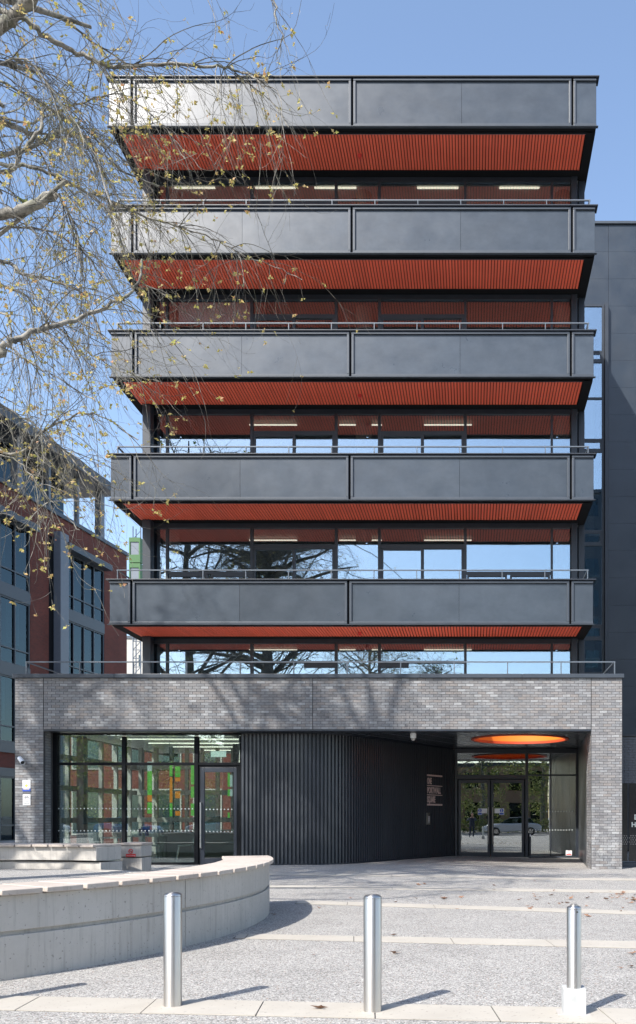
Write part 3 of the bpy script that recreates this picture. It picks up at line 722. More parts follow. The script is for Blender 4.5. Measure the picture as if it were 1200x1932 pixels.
# ------------------------------------------------------------------ side block behind, right
SW = 45.0; YS = F/SW
sb = empty('side_block', (9, YS, 0), 'taller dark panelled metal block behind the right side of the office tower', 'building')
zR = Z(419, SW)
x55 = X(1141, SW)
sc = MB().box(x55, 30, YS+.04, YS+12, 0, zR-.1); sc.box(xw1+.01, x55, YS+.04, YS+12, Z(577,SW), zR-.1)
obj('wall', sc, M['black'], sb)
obj('coping', MB().box(xw1+.02, 30, YS-.08, YS+.5, zR-.1, zR), M['mould'], sb)
ph = 51.3/SW; z = zR-.1; r_ = 0
while z > 0.2:
    z0 = max(0, z-ph)
    obj('wall_panel', MB().box(x55+.16, x55+3.4, YS, YS+.035, z0+.003, z-.003), M['wallpanel'], sb)
    obj('wall_panel', MB().box(x55+3.41, x55+6.8, YS, YS+.035, z0+.003, z-.003), M['wallpanel'], sb)
    if z0 > Z(577,SW)-.3: obj('wall_panel', MB().box(xw1+.03, x55+.15, YS, YS+.035, max(z0, Z(577,SW))+.003, z-.003), M['wallpanel'], sb)
    z = z0; r_ += 1
obj('corner_fin', MB().box(x55-.02, x55+.12, YS-.22, YS+.04, 0, Z(576,SW)), M['frame'], sb)
g0, g1_ = X(1080,SW), x55-.03
wf = MB(); ztop = Z(577,SW)
rows = [577, 664, 683, 752, 830, 852, 1002, 1028, 1180, 1206, 1270, 1370]
for yv in rows: wf.box(g0, g1_, YS-.04, YS+.1, Z(yv+2,SW), Z(yv-1.5,SW))
wf.box(g1_-.09, g1_, YS-.05, YS+.1, 0, ztop)
sw_ = obj('stair_window', wf, M['frame'], sb)
for a, b in zip(rows[:-1], rows[1:]): obj('pane', MB().box(g0, g1_-.09, YS, YS+.012, Z(b-1.5,SW), Z(a+2,SW)), M['tglass'], sw_)
for a, b in ((664,683),(830,852),(1002,1028),(1180,1206)):
    obj('vent_frame', MB().box(g0, g1_-.09, YS-.03, YS-.004, Z(a+5,SW), Z(a+2,SW)).box(g0, g1_-.09, YS-.03, YS-.004, Z(b-1.5,SW), Z(b-5,SW)).box(g1_-.17, g1_-.09, YS-.03, YS-.004, Z(b-5,SW), Z(a+5,SW)), M['frame'], sw_)
sir = MB()
for i in range(9): sir.box(g0-.5, g1_, YS+1.2, YS+2.4, 1.8*i+1, 1.8*i+1.15)
obj('stair_landing', sir, M['iwall'], sb); obj('stair_back', MB().box(xw1+.02, x55, YS+3, YS+3.1, 0, Z(577,SW)), M['ifloor'], sb)
# low wall and black gates at the right edge
SQ = 65.0; YQ = F/SQ
gw = empty('gate_wall', (X(1240,SQ), YQ, 0), 'black gate panels with pale lettering under dark brick right of the pier', 'gate')
zg = Z(1478, SQ); zq = Z(1389, SQ)
obj('wall', MB().box(XR+.005, 9, YQ+.05, YQ+.3, zg, zq-.002), M['mortar'], gw)
db = MB()
for k in range(int((zq-zg)/.075)):
    for a, b in course_cuts(XR+.01, 7.5, k): db.box(a, b, YQ+.04+R.uniform(-.004,.004), YQ+.1, zg+k*.075+.005, zg+k*.075+.07)
obj('brickwork', db, M['slate'], gw, kind='stuff')
obj('coping', MB().box(XR+.005, 9, YQ, YQ+.36, zq, zq+.06), M['dark'], gw)
obj('plinth', MB().box(XR+.004, 9, YQ+.0, YQ+.3, -.02, Z(1628,SQ)), M['greyroof'], gw)
for a, b in ((1174.5,1184.5),(1187,1262),(1264,1340)):
    obj('gate_panel', MB().box(max(XR+.006, X(a,SQ)), X(b,SQ), YQ+.03, YQ+.07, Z(1625,SQ), zg-.004), M['gate'], gw)
ht = MB(); zz = Z(1577,SQ)
for r2 in range(5):
    for i in range(30):
        x = XR+.03+i*.065+(.0325 if r2 % 2 else 0); z = zz - r2*.06
        if X(1184.5,SQ) < x < X(1188,SQ): continue
        ht.obox((x, YQ+.026, z), (1,0,1), (1,0,-1) , .022, .003, .002); ht.obox((x, YQ+.0255, z), (1,0,-1), (1,0,1), .022, .003, .002)
obj('lattice_print', ht, M['signgrey'], gw)

def text(body, size, mat, loc, rot=(rad(90),0,0), parent=None, name='lettering', align='LEFT', ext=.004, sx=1, bold=0):
    cu = bpy.data.curves.new(name, 'FONT'); cu.body = body; cu.size = size; cu.extrude = ext; cu.align_x = align; cu.offset = bold; cu.resolution_u = 3
    o = bpy.data.objects.new(name, cu); COL.objects.link(o)
    dg = bpy.context.evaluated_depsgraph_get(); me = bpy.data.meshes.new_from_object(o.evaluated_get(dg))
    bpy.data.objects.remove(o); me.materials.clear(); me.materials.append(mat)
    q = link(name, me, loc, parent); q.rotation_euler = rot; q.scale = (sx, 1, 1); return q
text('B', .20, M['offwhite'], (X(1196.5,SQ), YQ+.022, Z(1546,SQ)), parent=gw, bold=.006)
text('HO', .19, M['offwhite'], (X(1191.5,SQ), YQ+.022, Z(1560,SQ)), parent=gw, bold=.008)

# ------------------------------------------------------------------ signs and fittings on the building
# name sign on the fluted wall
tdir = (path[-1]-path[-2]).normalized(); nrm = Vector((-tdir.y, tdir.x, 0))
def wall_at(px):     # ray through column px with the straight flank
    k_ = (px-CX)/F; p0 = path[-2]; a = (k_*p0.y - p0.x)/(tdir.x - k_*tdir.y); return p0 + tdir*a
pa = wall_at(804.5); pb_ = wall_at(833); ln_ = (pb_-pa).length; s1 = F/pa.y; off = -nrm*.03
sg = empty('name_sign', pa+off+Vector((0,0,Z(1492,s1))), 'metal ONE PORTWALL SQUARE lettering between thin bars on the fluted wall', 'sign')
def wz(py): return Z(py, s1)
rz = math.atan2(tdir.y, tdir.x)
for yv, th in ((1462.5,.028),(1482,.014),(1499.5,.014),(1518,.03)):
    obj('bar', MB().obox(pa+tdir*ln_/2+off+Vector((0,0,wz(yv))), tdir, nrm, ln_/2, .006, th), M['copper'], sg)
for wd, yv in (('ONE',1478.8),('PORTWALL',1496.3),('SQUARE',1513.5)):
    text(wd, .29, M['copper'], pa+off-nrm*.004+Vector((0,0,wz(yv))), (rad(90),0,rz), sg, sx=ln_/ (1.05 if wd=='PORTWALL' else 1.3)*.62, bold=.009)
# intercom
pi_ = wall_at(806.5); si_ = F/pi_.y
ip = empty('intercom', pi_+off+Vector((0,0,Z(1545,si_))), 'slim steel intercom panel on the fluted wall below the name sign', 'intercom')
obj('plate', MB().obox(pi_+off+Vector((0,0,Z(1544.5,si_))), tdir, nrm, .10, .02, .20), M['steel'], ip, bevel=.004)
for i in range(5): obj('button', MB().obox(pi_+off-nrm*.024+tdir*.02+Vector((0,0,Z(1538+3.2*i,si_))), tdir, nrm, .035, .006, .018), M['white'] if i else M['ink'], ip)
# signs on left pier
def wallsign(name, x0, x1, y0, y1, mat, label):
    t_ = empty(name, (X((x0+x1)/2,67.5), YF-.01, Z(y1,67.5)), label, 'sign')
    obj('plate', MB().box(X(x0,67.5), X(x1,67.5), YF-.016, YF-.008, Z(y1,67.5), Z(y0,67.5)), mat, t_); return t_
t1 = wallsign('notice_sign', 43.2, 57.8, 1472, 1493, M['white'], 'small white wall notice with yellow diamond and blue foot, above the bicycle sign')
obj('blue_strip', MB().box(X(43.2,67.5), X(57.8,67.5), YF-.018, YF-.0165, Z(1493,67.5), Z(1487.3,67.5)), M['blue'], t1)
obj('cream_strip', MB().box(X(44.6,67.5), X(56,67.5), YF-.0205, YF-.019, Z(1490,67.5), Z(1487.6,67.5)), M['benchtop'], t1)
cx_, cz_ = X(50.3,67.5), Z(1482.4,67.5); dd = .052
obj('diamond', MB().add([(cx_-dd,YF-.018,cz_),(cx_,YF-.018,cz_-dd),(cx_+dd,YF-.018,cz_),(cx_,YF-.018,cz_+dd)], [(0,1,2,3)]), M['yellow'], t1)
obj('corner_mark', MB().box(X(55.2,67.5), X(56.4,67.5), YF-.0185, YF-.0165, Z(1474.3,67.5), Z(1472.6,67.5)), M['yellow'], t1)
text('DANGER', .028, M['signgrey'], (X(50.5,67.5), YF-.0165, Z(1478,67.5)), parent=t1, align='CENTER', ext=.001)
t2 = wallsign('bicycle_sign', 43.6, 57.9, 1498.8, 1519.3, M['white'], 'white bicycle sign reading CYCLISTS DISMOUNT on the left brick pier')
yy = YF-.018
bm_ = MB()
c1 = Vector((X(47,67.5), yy, Z(1505.6,67.5))); c2 = Vector((X(54,67.5), yy, Z(1505.6,67.5)))
for c in (c1, c2): bm_.tube([c+Vector((.026*math.cos(a*math.pi/8),0,.026*math.sin(a*math.pi/8))) for a in range(17)], .0028, 5, False)
st_ = Vector((X(49,67.5), yy, Z(1502.2,67.5))); hd_ = Vector((X(52.6,67.5), yy, Z(1502,67.5))); bbk = Vector((X(50.3,67.5), yy, Z(1505.6,67.5)))
for a, b in ((c1,st_),(st_,hd_),(hd_,bbk),(bbk,st_),(c1,bbk),(hd_,c2),(hd_,hd_+Vector((-.008,0,.022))),(st_,st_+Vector((-.008,0,.018)))): bm_.tube([a,b], .0026, 5)
obj('bicycle_symbol', bm_, M['ink'], t2)
text('CYCLISTS', .036, M['ink'], (X(50.7,67.5), yy+.001, Z(1512.6,67.5)), parent=t2, align='CENTER', ext=.001, sx=.95)
text('DISMOUNT', .036, M['ink'], (X(50.7,67.5), yy+.001, Z(1516.7,67.5)), parent=t2, align='CENTER', ext=.001, sx=.92)
# bullet camera
cc_ = Vector((X(51,67.5), YF-.32, Z(1436,67.5)))
c_t = empty('security_camera', (cc_.x-.05, YF-.02, cc_.z-.08), 'white bullet security camera on the left brick pier', 'camera')
dr = Vector((.55,-.62,-.38)).normalized()
obj('housing', MB().tube([cc_-dr*.17, cc_-dr*.165, cc_+dr*.12, cc_+dr*.17], [.04,.055,.055,.055], 14), M['white'], c_t, smooth=40)
obj('sun_hood', MB().tube([cc_-dr*.1+Vector((0,0,.008)), cc_+dr*.21+Vector((0,0,.01))], [.06,.062], 14, False), M['white'], c_t, smooth=60)
obj('lens', MB().tube([cc_+dr*.172, cc_+dr*.185], [.046,.04], 14), M['ink'], c_t)
obj('bracket', MB().tube([(cc_.x-.07, YF-.01, cc_.z-.06), (cc_.x-.07, YF-.14, cc_.z-.07), tuple(cc_-dr*.08+Vector((0,0,-.04)))], [.035,.02,.02], 8), M['white'], c_t)
# dome camera under ceiling
dc = (X(779.5,66), F/66+.02, ZC)
dct = empty('dome_camera', (dc[0], dc[1], ZC-.3), 'white dome camera hanging from the porch ceiling at its front edge', 'camera')
obj('housing', MB().lathe([(.07,-.17),(.085,-.16),(.085,-.04),(.06,-.03),(.06,0.0)], dc, 18), M['white'], dct, smooth=40)
obj('dome', MB().lathe([(.01,-.245),(.04,-.235),(.058,-.20),(.058,-.172)], dc, 16), M['signgrey'], dct, smooth=60)
# small notice on entrance glass and post
t3 = empty('glass_notice', (ex(1073), YE-.01, ez(1616)), 'small white no smoking notice low on the right entrance glass', 'sign')
obj('plate', MB().box(ex(1067.5), ex(1079), YE-.012, YE-.005, ez(1614), ez(1604.5)), M['white'], t3)
obj('red_strip', MB().box(ex(1068.5), ex(1078), YE-.0145, YE-.0125, ez(1613), ez(1611)), M['red'], t3)
rg = MB().tube([Vector((ex(1074)+.045*math.cos(a*math.pi/8), YE-.014, ez(1607.7)+.045*math.sin(a*math.pi/8))) for a in range(17)], .005, 5, False)
obj('ring', rg, M['red'], t3)
pp = empty('door_post', (ex(998.5), YE-.35, 0), 'short dark steel post beside the entrance doors', 'post')
obj('shaft', MB().box(ex(996)+.03, ex(1001)-.01, YE-.42, YE-.32, 0, ez(1572)), M['dark'], pp, bevel=.01); obj('reader', MB().box(ex(996)+.035, ex(1001)-.015, YE-.43, YE-.421, ez(1578), ez(1574)), M['white'], pp)

# ------------------------------------------------------------------ furniture in the shop
def chair(loc, rz, label):
    t_ = empty('chair', loc, label, 'chair', 'pale chairs behind the shop window')
    t_.rotation_euler = (0,0,0)
    c, s = math.cos(rz), math.sin(rz)
    def r(p): return (loc[0]+p[0]*c-p[1]*s, loc[1]+p[0]*s+p[1]*c, loc[2]+p[2])
    m = MB(); vs = []
    for j in range(7):
        for i in range(5):
            u = -.21+.42*i/4; v = -.22+.44*j/6; vs.append(r((u, v, .45+.02*abs(i-2)*.5-.01*math.sin(j))))
    m.add(vs, [(j*5+i, j*5+i+1, (j+1)*5+i+1, (j+1)*5+i) for j in range(6) for i in range(4)])
    o = obj('seat', m, M['offwhite'], t_, smooth=180); md = o.modifiers.new('s','SOLIDIFY'); md.thickness = .02
    m = MB(); vs = [r((-.2+.4*i/4, .22+.05*j/4+.02*abs(i-2), .52+.36*j/4)) for j in range(5) for i in range(5)]
    m.add(vs, [(j*5+i, j*5+i+1, (j+1)*5+i+1, (j+1)*5+i) for j in range(4) for i in range(4)])
    o = obj('backrest', m, M['offwhite'], t_, smooth=180); md = o.modifiers.new('s','SOLIDIFY'); md.thickness = .02
    for sx_ in (-1, 1):
        obj('leg', MB().tube([r((sx_*.19,-.19,.44)), r((sx_*.22,-.25,.0))], .011, 6), M['chrome'], t_)
        obj('leg', MB().tube([r((sx_*.2,.24,.7)), r((sx_*.19,.2,.44)), r((sx_*.22,.27,.0))], .011, 6), M['chrome'], t_)
chair((X(350,60), F/60, .11), rad(-75), 'pale chair right of the desk, facing left, nearest the shop door')
chair((X(292,60), F/60-.1, .11), rad(100), 'pale chair tucked under the left end of the white desk')
chair((X(190,61), F/61, .11), rad(160), 'pale chair standing alone on the left behind the back bench')
def desk(x0, x1, y0, y1, h, label, mat):
    t_ = empty('desk', ((x0+x1)/2, (y0+y1)/2, .11), label, 'desk')
    obj('desk_top', MB().box(x0, x1, y0, y1, .11+h-.03, .11+h), mat, t_, bevel=.004)
    for x in (x0+.03, x1-.03):
        for y in (y0+.03, y1-.03): obj('leg', MB().box(x-.02, x+.02, y-.02, y+.02, .11, .11+h-.03), M['chrome'], t_)
    obj('side_panel', MB().box(x1-.12, x1-.08, y0+.06, y1-.06, .12, .11+h-.032), mat, t_)
desk(X(243,58), X(312,58), 27.0, 27.8, .74, 'white desk carrying boxes in the middle of the shop window', M['offwhite'])
desk(-10.6, -7.0, 28.9, 29.7, .9, 'long dark counter with a pale top at the back of the shop', M['offwhite'])
ob = empty('desk_counter_front', (-8.8, 28.85, .11), 'dark front board below the long back counter', 'counter')
obj('board', MB().box(-10.5, -7.05, 28.8, 28.85, .11, .95), M['ifloor'], ob)
for i, (a, b, h_, mm, lb) in enumerate(((248,262,.2,'offwhite','pale storage box on the left of the desk'),(266,276,.28,'blue','blue box file in the middle of the desk'),(281,297,.16,'white','low white tray on the right of the desk'),(212,222,.34,'benchtop','cream box file on the window ledge left of the desk'))):
    y_ = 27.2; x0, x1 = X(a,F/y_), X(b,F/y_); zb2 = .851 if i < 3 else .8
    t_ = empty('storage_box', ((x0+x1)/2, y_+.15, zb2), lb, 'box')
    obj('carton', MB().box(x0, x1, y_, y_+.3, zb2, zb2+h_), M[mm], t_, bevel=.006); obj('lid', MB().box(x0-.006, x1+.006, y_-.006, y_+.306, zb2+h_, zb2+h_+.025), M['white'], t_)
t_ = empty('ledge_table', (X(205,F/27.3), 27.35, .11), 'narrow pale table under the cream box file, left of the desk', 'table')
obj('table_top', MB().box(X(180,F/27.2), X(228,F/27.2), 27.1, 27.6, .77, .799), M['offwhite'], t_)
for x in (X(184,F/27.2), X(224,F/27.2)): obj('leg', MB().box(x-.02, x+.02, 27.3, 27.34, .11, .77), M['chrome'], t_)
pl_t = empty('pendant_lamp', (X(320,58), F/58, 3.2), 'small hanging disc lamp behind the middle shop pane', 'lamp')
obj('shade', MB().lathe([(.18,-.08),(.16,-.03),(.05,.03),(.02,.05)], (X(320,58), F/58, 3.2), 20), M['white'], pl_t, smooth=60); obj('cord', MB().tube([(X(320,58), F/58, 3.25), (X(320,58), F/58, 4.0)], .006, 5), M['ink'], pl_t)

# ------------------------------------------------------------------ curved bench
BC = Vector((-9.93, 11.6, 0)); RO = 7.0
HB = .82; HW = .765
bench = empty('curved_bench', (-9.93, 11.6, 0), 'long curved concrete bench wall topped with pale stone slabs', 'bench')
def ringwall(mb, r0, r1, a0, a1, z0, z1, n=60):
    vs = []
    for i in range(n+1):
        a = a0+(a1-a0)*i/n; c, s = math.cos(a), math.sin(a)
        vs += [(BC.x+r1*c, BC.y+r1*s, z0), (BC.x+r1*c, BC.y+r1*s, z1), (BC.x+r0*c, BC.y+r0*s, z1), (BC.x+r0*c, BC.y+r0*s, z0)]
    fs = [(4*i+j, 4*i+4+j, 4*i+4+(j+1) % 4, 4*i+(j+1) % 4) for i in range(n) for j in range(4)]
    fs += [(0,1,2,3), (4*n+3,4*n+2,4*n+1,4*n)]
    mb.add(vs, fs)
A0, A1 = rad(-100), rad(22.5)
rim = RO-.03
def segsplit(z0, z1, r0, r1, cuts, mat, nm):
    for a, b in zip(cuts[:-1], cuts[1:]):
        m_ = MB(); ringwall(m_, r0, r1, a+.0006, b-.0006, z0, z1, 24); obj(nm, m_, mat, bench, smooth=35, bevel=.006)
cuts = [A0, rad(-62), rad(-36.5), rad(-17), A1]
cuts = [A0, rad(-70), rad(-43), rad(-16.5), A1]
segsplit(-.05, .40, rim-.52, rim, cuts, M['conc'], 'base_course')
m_ = MB(); ringwall(m_, rim-.5, rim-.035, A0+.002, A1-.002, .40, .44, 80); obj('shadow_gap', m_, M['conc'], bench)
segsplit(.44, HW, rim-.55, rim, cuts, M['conc'], 'upper_course')
na = int((A1-A0)*RO/.405)
for i in range(na):
    a = A0+(A1-A0)*i/na; b = A0+(A1-A0)*(i+1)/na
    m_ = MB(); ringwall(m_, 6.28, RO+.03, a+.0028, b-.0028, HW+.003+R.uniform(0,.002), HB+R.uniform(0,.003), 4); obj('slab', m_, M['benchtop'], bench, smooth=30, bevel=.007)
# far side of the ring
bench2 = empty('back_bench', (-9.0, 18.2, .35), 'far section of curved bench with a square block end carrying the red no smoking sign', 'bench')
B0, B1 = rad(68), rad(125); dz = .07
m_ = MB(); ringwall(m_, 6.35, 6.95, B0+.02, B1, .2, .52, 30); obj('base_course', m_, M['conc'], bench2, smooth=35)
m_ = MB(); ringwall(m_, 6.28, 6.98, B0+.028, B1, .56, HW+dz, 30); obj('upper_course', m_, M['conc'], bench2, smooth=35, bevel=.006)
nb = 16
for i in range(nb):
    a = B0+.028+(B1-B0-.028)*i/nb; b = B0+.028+(B1-B0-.028)*(i+1)/nb
    m_ = MB(); ringwall(m_, 6.2, 7.0, a+.0028, b-.0028, HW+dz+.003, HB+dz, 4); obj('slab', m_, M['benchtop'], bench2, smooth=30, bevel=.007)
eb_s = 85.5; ebx0, ebx1 = X(225,eb_s), X(268,eb_s); eby = F/eb_s
obj('end_base', MB().box(ebx0+.02, ebx1, eby, eby+.55, .2, .56), M['conc'], bench2, bevel=.01)
obj('end_block', MB().box(ebx0, ebx1-.01, eby-.02, eby+.6, .585, HW+dz), M['conc'], bench2, bevel=.012)
obj('end_slab', MB().box(ebx0-.03, ebx1+.01, eby-.05, eby+.62, HW+dz+.003, HB+dz), M['benchtop'], bench2, bevel=.007)
ns_ = empty('no_smoking_sign', (X(248,eb_s), eby-.03, Z(1617,eb_s)), 'grey and red No Smoking plate on the end block of the back bench', 'sign')
sx0, sx1 = X(238.5,eb_s), X(257.5,eb_s); yb_ = eby-.022
obj('plate', MB().box(sx0, sx1, yb_-.008, yb_-.001, Z(1617,eb_s), Z(1601.3,eb_s)), M['signgrey'], ns_)
obj('red_strip', MB().box(sx0+.004, sx1-.004, yb_-.011, yb_-.009, Z(1616.7,eb_s), Z(1611,eb_s)), M['red'], ns_)
text('No Smoking', .036, M['white'], ((sx0+sx1)/2, yb_-.0115, Z(1615,eb_s)), parent=ns_, align='CENTER', ext=.001)
cx_, cz_ = (sx0+sx1)/2-.005, Z(1606,eb_s)
rg = MB().tube([Vector((cx_+.044*math.cos(a*math.pi/9), yb_-.011, cz_+.044*math.sin(a*math.pi/9))) for a in range(19)], .0075, 5, False); rg.obox((cx_, yb_-.012, cz_), (1,0,-1), (0,1,0), .044, .002, .006)
obj('prohibition_ring', rg, M['red'], ns_)
obj('cigarette', MB().box(cx_-.03, cx_+.026, yb_-.0105, yb_-.0092, cz_-.006, cz_+.004), M['ink'], ns_)
# raised floor within the ring
pt = MB(); k = 90; r_in = 6.3
for (r_, z_) in ((0, .36), (r_in, .36)): pass
vs = [(BC.x, BC.y, .37)] + [(BC.x+r_in*math.cos(2*math.pi*i/k), BC.y+r_in*math.sin(2*math.pi*i/k), .37) for i in range(k)]
pt.add(vs, [(0, 1+i, 1+(i+1) % k) for i in range(k)])
struct('raised_paving', pt, M['gravel'])
kb = MB(); ringwall(kb, r_in-.32, r_in+.02, A1+.0, B0+.02, -.02, .378, 24)
struct('edging_kerb', kb, M['band'], bevel=.01)

# ------------------------------------------------------------------ bollards
def bollard(px, py, h, r, label, kind=0):
    p = gp(px, py); y = p.y + r; x = p.x*(y/p.y)
    t_ = empty('bollard', (x, y, 0), label, 'bollard', 'steel bollards across the front')
    if kind == 0:
        obj('tube', MB().lathe([(r,.0),(r,h-.022),(r-.002,h-.018)], (x,y,.006), 48), M['steel'], t_, smooth=40)
        obj('cap', MB().lathe([(r+.001,h-.016),(r+.001,h-.009),(r*.85,h+.002),(r*.5,h+.010),(.003,h+.013)], (x,y,.006), 48), M['steel'], t_, smooth=50)
    else:
        obj('tube', MB().lathe([(r,.13),(r,h-.022),(r-.002,h-.018)], (x,y,.006), 48), M['steel'], t_, smooth=40)
        obj('cap', MB().lathe([(r+.001,h-.016),(r+.001,h-.009),(r*.85,h+.0),(r*.5,h+.008),(r*.5,h+.016),(.003,h+.018)], (x,y,.006), 48), M['steel'], t_, smooth=50)
        obj('lock_hole', MB().tube([(x+.018, y-r-.002, h-.03), (x+.018, y-r+.01, h-.03)], .007, 10), M['ink'], t_)
        obj('socket', MB().box(x-.083, x+.083, y-r-.012, y+.10, .006, .20), M['galv'], t_, bevel=.004, label='pale stone-like block socket')
        obj('base_plate', MB().box(x-.125, x+.115, y-.07, y+.13, .004, .014), M['signgrey'], t_, bevel=.002)
bollard(326, 1903, .872, .068, 'stainless bollard standing in front of the curved bench')
bollard(703, 1913, .872, .068, 'stainless bollard in the middle of the foreground on the stone band')
bollard(1083, 1917, .80, .054, 'thinner stainless bollard rising from a pale block socket at right', 1)
bollard(-52, 1896, .872, .068, 'stainless bollard just left of the picture whose shadow falls into it')

# ------------------------------------------------------------------ fallen leaves
def leafshape(sz):
    pts = []
    for i, rr_ in enumerate((.35,.95,.4,1.0,.38,1.1,.38,1.0,.4,.95,.35)):
        a = rad(-90+ 32.7*i + 16); pts.append((rr_*sz*math.cos(a), rr_*sz*math.sin(a)))
    m = MB(); vs = [(0,0,sz*.05)] + [(x, y, sz*(.42*abs(x)/sz*.6 + R.uniform(0,.25))) for x, y in pts]
    m.add(vs, [(0,1+i,1+(i+1) % 11) for i in range(11)]); return m
lm = [mesh_of('fallen_leaf', leafshape(s_), M['deadleaf'])[0] for s_ in (.05,.062,.078,.042)]
spots = [(601,1714),(748,1800),(747,1703),(516,1727),(862,1716),(838,1695),(785,1696),(1108,1730),(1192,1800),(1190,1826),(591,1804),(1172,1828),(742,1766),(603,1905)]
for i in range(34): spots.append((R.uniform(1000, 1200), R.triangular(1675, 1722, 1692)))
for i in range(16): spots.append((R.uniform(620, 1060), R.uniform(1652, 1712)))
for i in range(10): spots.append((R.uniform(1150, 1200), R.uniform(1685, 1712)))
for px, py in spots:
    p = gp(px, py); o = link('fallen_leaf', lm[R.randrange(4)], Vector((p.x, p.y, gz(p.x,p.y)+.012)))
    o.rotation_euler = (R.uniform(-.3,.3), R.uniform(-.3,.3), R.uniform(0,6.28)); q = R.uniform(.7, 1.15); o.scale = (q,q,q)
    tag(o, 'dry brown fallen leaf lying on the pale grey paving', 'leaf', 'fallen leaves on the paving')

# ------------------------------------------------------------------ red brick block, left
RB = empty('brick_office_block', (-26.5, 54, 0), 'red brick office block with grey metal window bays on the left', 'building')
U = Vector((.119,.993,0)).normalized(); NN = Vector((U.y,-U.x,0)); FC = Vector((-25.5,62.7,0))
def rb_d(px): q = px-CX; return (q*62.7+40800)/(.993*q-190.4)
def rbx(mb, d0, d1, o0, o1, z0, z1):
    a, b = min(d0,d1), max(d0,d1); c = FC - U*(a+b)/2 + NN*(o0+o1)/2 + Vector((0,0,(z0+z1)/2))
    mb.obox(c, U, NN, (b-a)/2, abs(o1-o0)/2, (z1-z0)/2); return mb
dA0, dA1 = rb_d(197), rb_d(118); dF1 = rb_d(102); dR1 = rb_d(92); dB0 = rb_d(57); dB1 = dB0+8; DE = 30
w_ = MB()
rbx(w_, 0, dA0, -.4, 0, 0, 20.7); rbx(w_, dA0+.002, dB1, -.4, 0, 19.2, 20.7); rbx(w_, dR1, dB0, -.4, 0, 0, 19.198)
rbx(w_, dB1+.002, DE, -.4, 0, 0, 20.7); obj('inner_mass', rbx(MB(), 0, DE, -12, -.8, 0, 20.5), M['black'], RB)
for a, b in ((dA0,dA1),(dB0,dB1)): rbx(w_, a+.002, b-.002, -.4, -.08, 4.3, 5.2)
obj('wall', w_, M['redbrick'], RB)
obj('parapet_coping', rbx(MB(), -.1, DE, -.6, .12, 20.7, 20.95), M['greymet'], RB)
for a, b in ((dA0,dA1),(dB0,dB1)):
    for z0, z1 in ((14.3,15.0),(9.7,10.4),(5.2,5.8),(3.8,4.3)): obj('spandrel', rbx(MB(), a+.004, b-.004, -.3, .02, z0, z1), M['greymet'], RB)
    obj('hood', rbx(MB(), a-.1, b+.1, -.3, .55, 18.75, 19.15), M['greymet'], RB)
    for z0, z1 in ((15.0,18.74),(10.4,14.3),(5.8,9.7),(0,3.8)):
        f_ = MB(); nm = 4 if b-a < 6 else 6
        for i in range(nm+1):
            d = a+.05+(b-a-.1)*i/nm; rbx(f_, d-.045, d+.045, -.2, -.02, z0, z1)
        for zz in (z0+.05, z0+.95, z1-.05): rbx(f_, a+.01, b-.01, -.19, -.03, zz-.04, zz+.04)
        win = obj('window', f_, M['greymet'], RB)
        for i in range(nm):
            d0 = a+.05+(b-a-.1)*i/nm+.045; d1 = a+.05+(b-a-.1)*(i+1)/nm-.045
            obj('pane', rbx(MB(), d0, d1, -.13, -.11, z0+.99, z1-.09), M['bglass'], win); obj('pane', rbx(MB(), d0, d1, -.13, -.11, z0+.09, z0+.91), M['bglass'], win, label='dark lower pane')
        if R.random() < .8 and b-a < 30:
            bl = a+.3+R.random()*2; obj('blind', rbx(MB(), bl, bl+1.2, -.3, -.28, z0+1.3, z1-.1), M['blind'], win)
obj('grey_fin', rbx(MB(), dA1, dF1, -.1, .45, 0, 19.6), M['greyfin'], RB, bevel=.02)
obj('dark_louvre', rbx(MB(), dF1+.02, dR1, -.2, -.02, 0, 19.2), M['black'], RB)
# set back top storey
ts = MB(); d0_ = 5.0
rbx(ts, d0_, DE, -12, -1.8, 20.9, 24.5); obj('top_storey_glazing', ts, M['greymet'], RB)
for i in range(10):
    d = d0_+.1+i*2.3; obj('pane', rbx(MB(), d, d+2.1, -1.79, -1.76, 21.2, 24.3), M['bglass'], RB)
obj('roof', rbx(MB(), 1.6, DE, -12, .25, 24.5, 25.15), M['greyroof'], RB, bevel=.05)
for px_c in (205, 51): d = rb_d(px_c); obj('column', rbx(MB(), d-.25, d+.25, -.9, -.45, 20.9, 24.49), M['greyfin'], RB)
for px_c in (112, 165): d = rb_d(px_c); obj('column', rbx(MB(), d-.12, d+.12, -.9, -.65, 20.9, 24.49), M['greyfin'], RB)
# far pale block and hoist
pbk = empty('pale_far_block', (-62, 150, 0), 'pale building far behind, seen in the gap left of the tower', 'building')
s_ = F/150
obj('wall', MB().box(X(226,s_), X(330,s_), 150, 165, 0, Z(1205,s_)), M['icol'], pbk)
for i in range(7): obj('window', MB().box(X(262,s_), X(266,s_), 149.9, 149.98, 4+i*4, 6+i*4), M['bglass'], pbk)
obj('roof', MB().box(X(225,s_), X(331,s_), 149.8, 165.2, Z(1205,s_), Z(1205,s_)+.5), M['greyroof'], pbk)
hs = empty('construction_hoist', (X(261,16), 100, 0), 'green construction hoist on a lattice mast left of the tower', 'hoist')
lat = MB(); hx, hy = X(261,16), 100
for a, b in ((-.45,-.45),(.45,-.45),(.45,.45),(-.45,.45)): lat.tube([(hx+a,hy+b,0),(hx+a,hy+b,35.5)], .07, 4)
for i in range(35):
    lat.tube([(hx-.45,hy-.45,i),(hx+.45,hy-.45,i+1)], .045, 4); lat.tube([(hx-.45,hy-.45,i),(hx+.45,hy-.45,i)], .045, 4)
obj('mast', lat, M['greyfin'], hs)
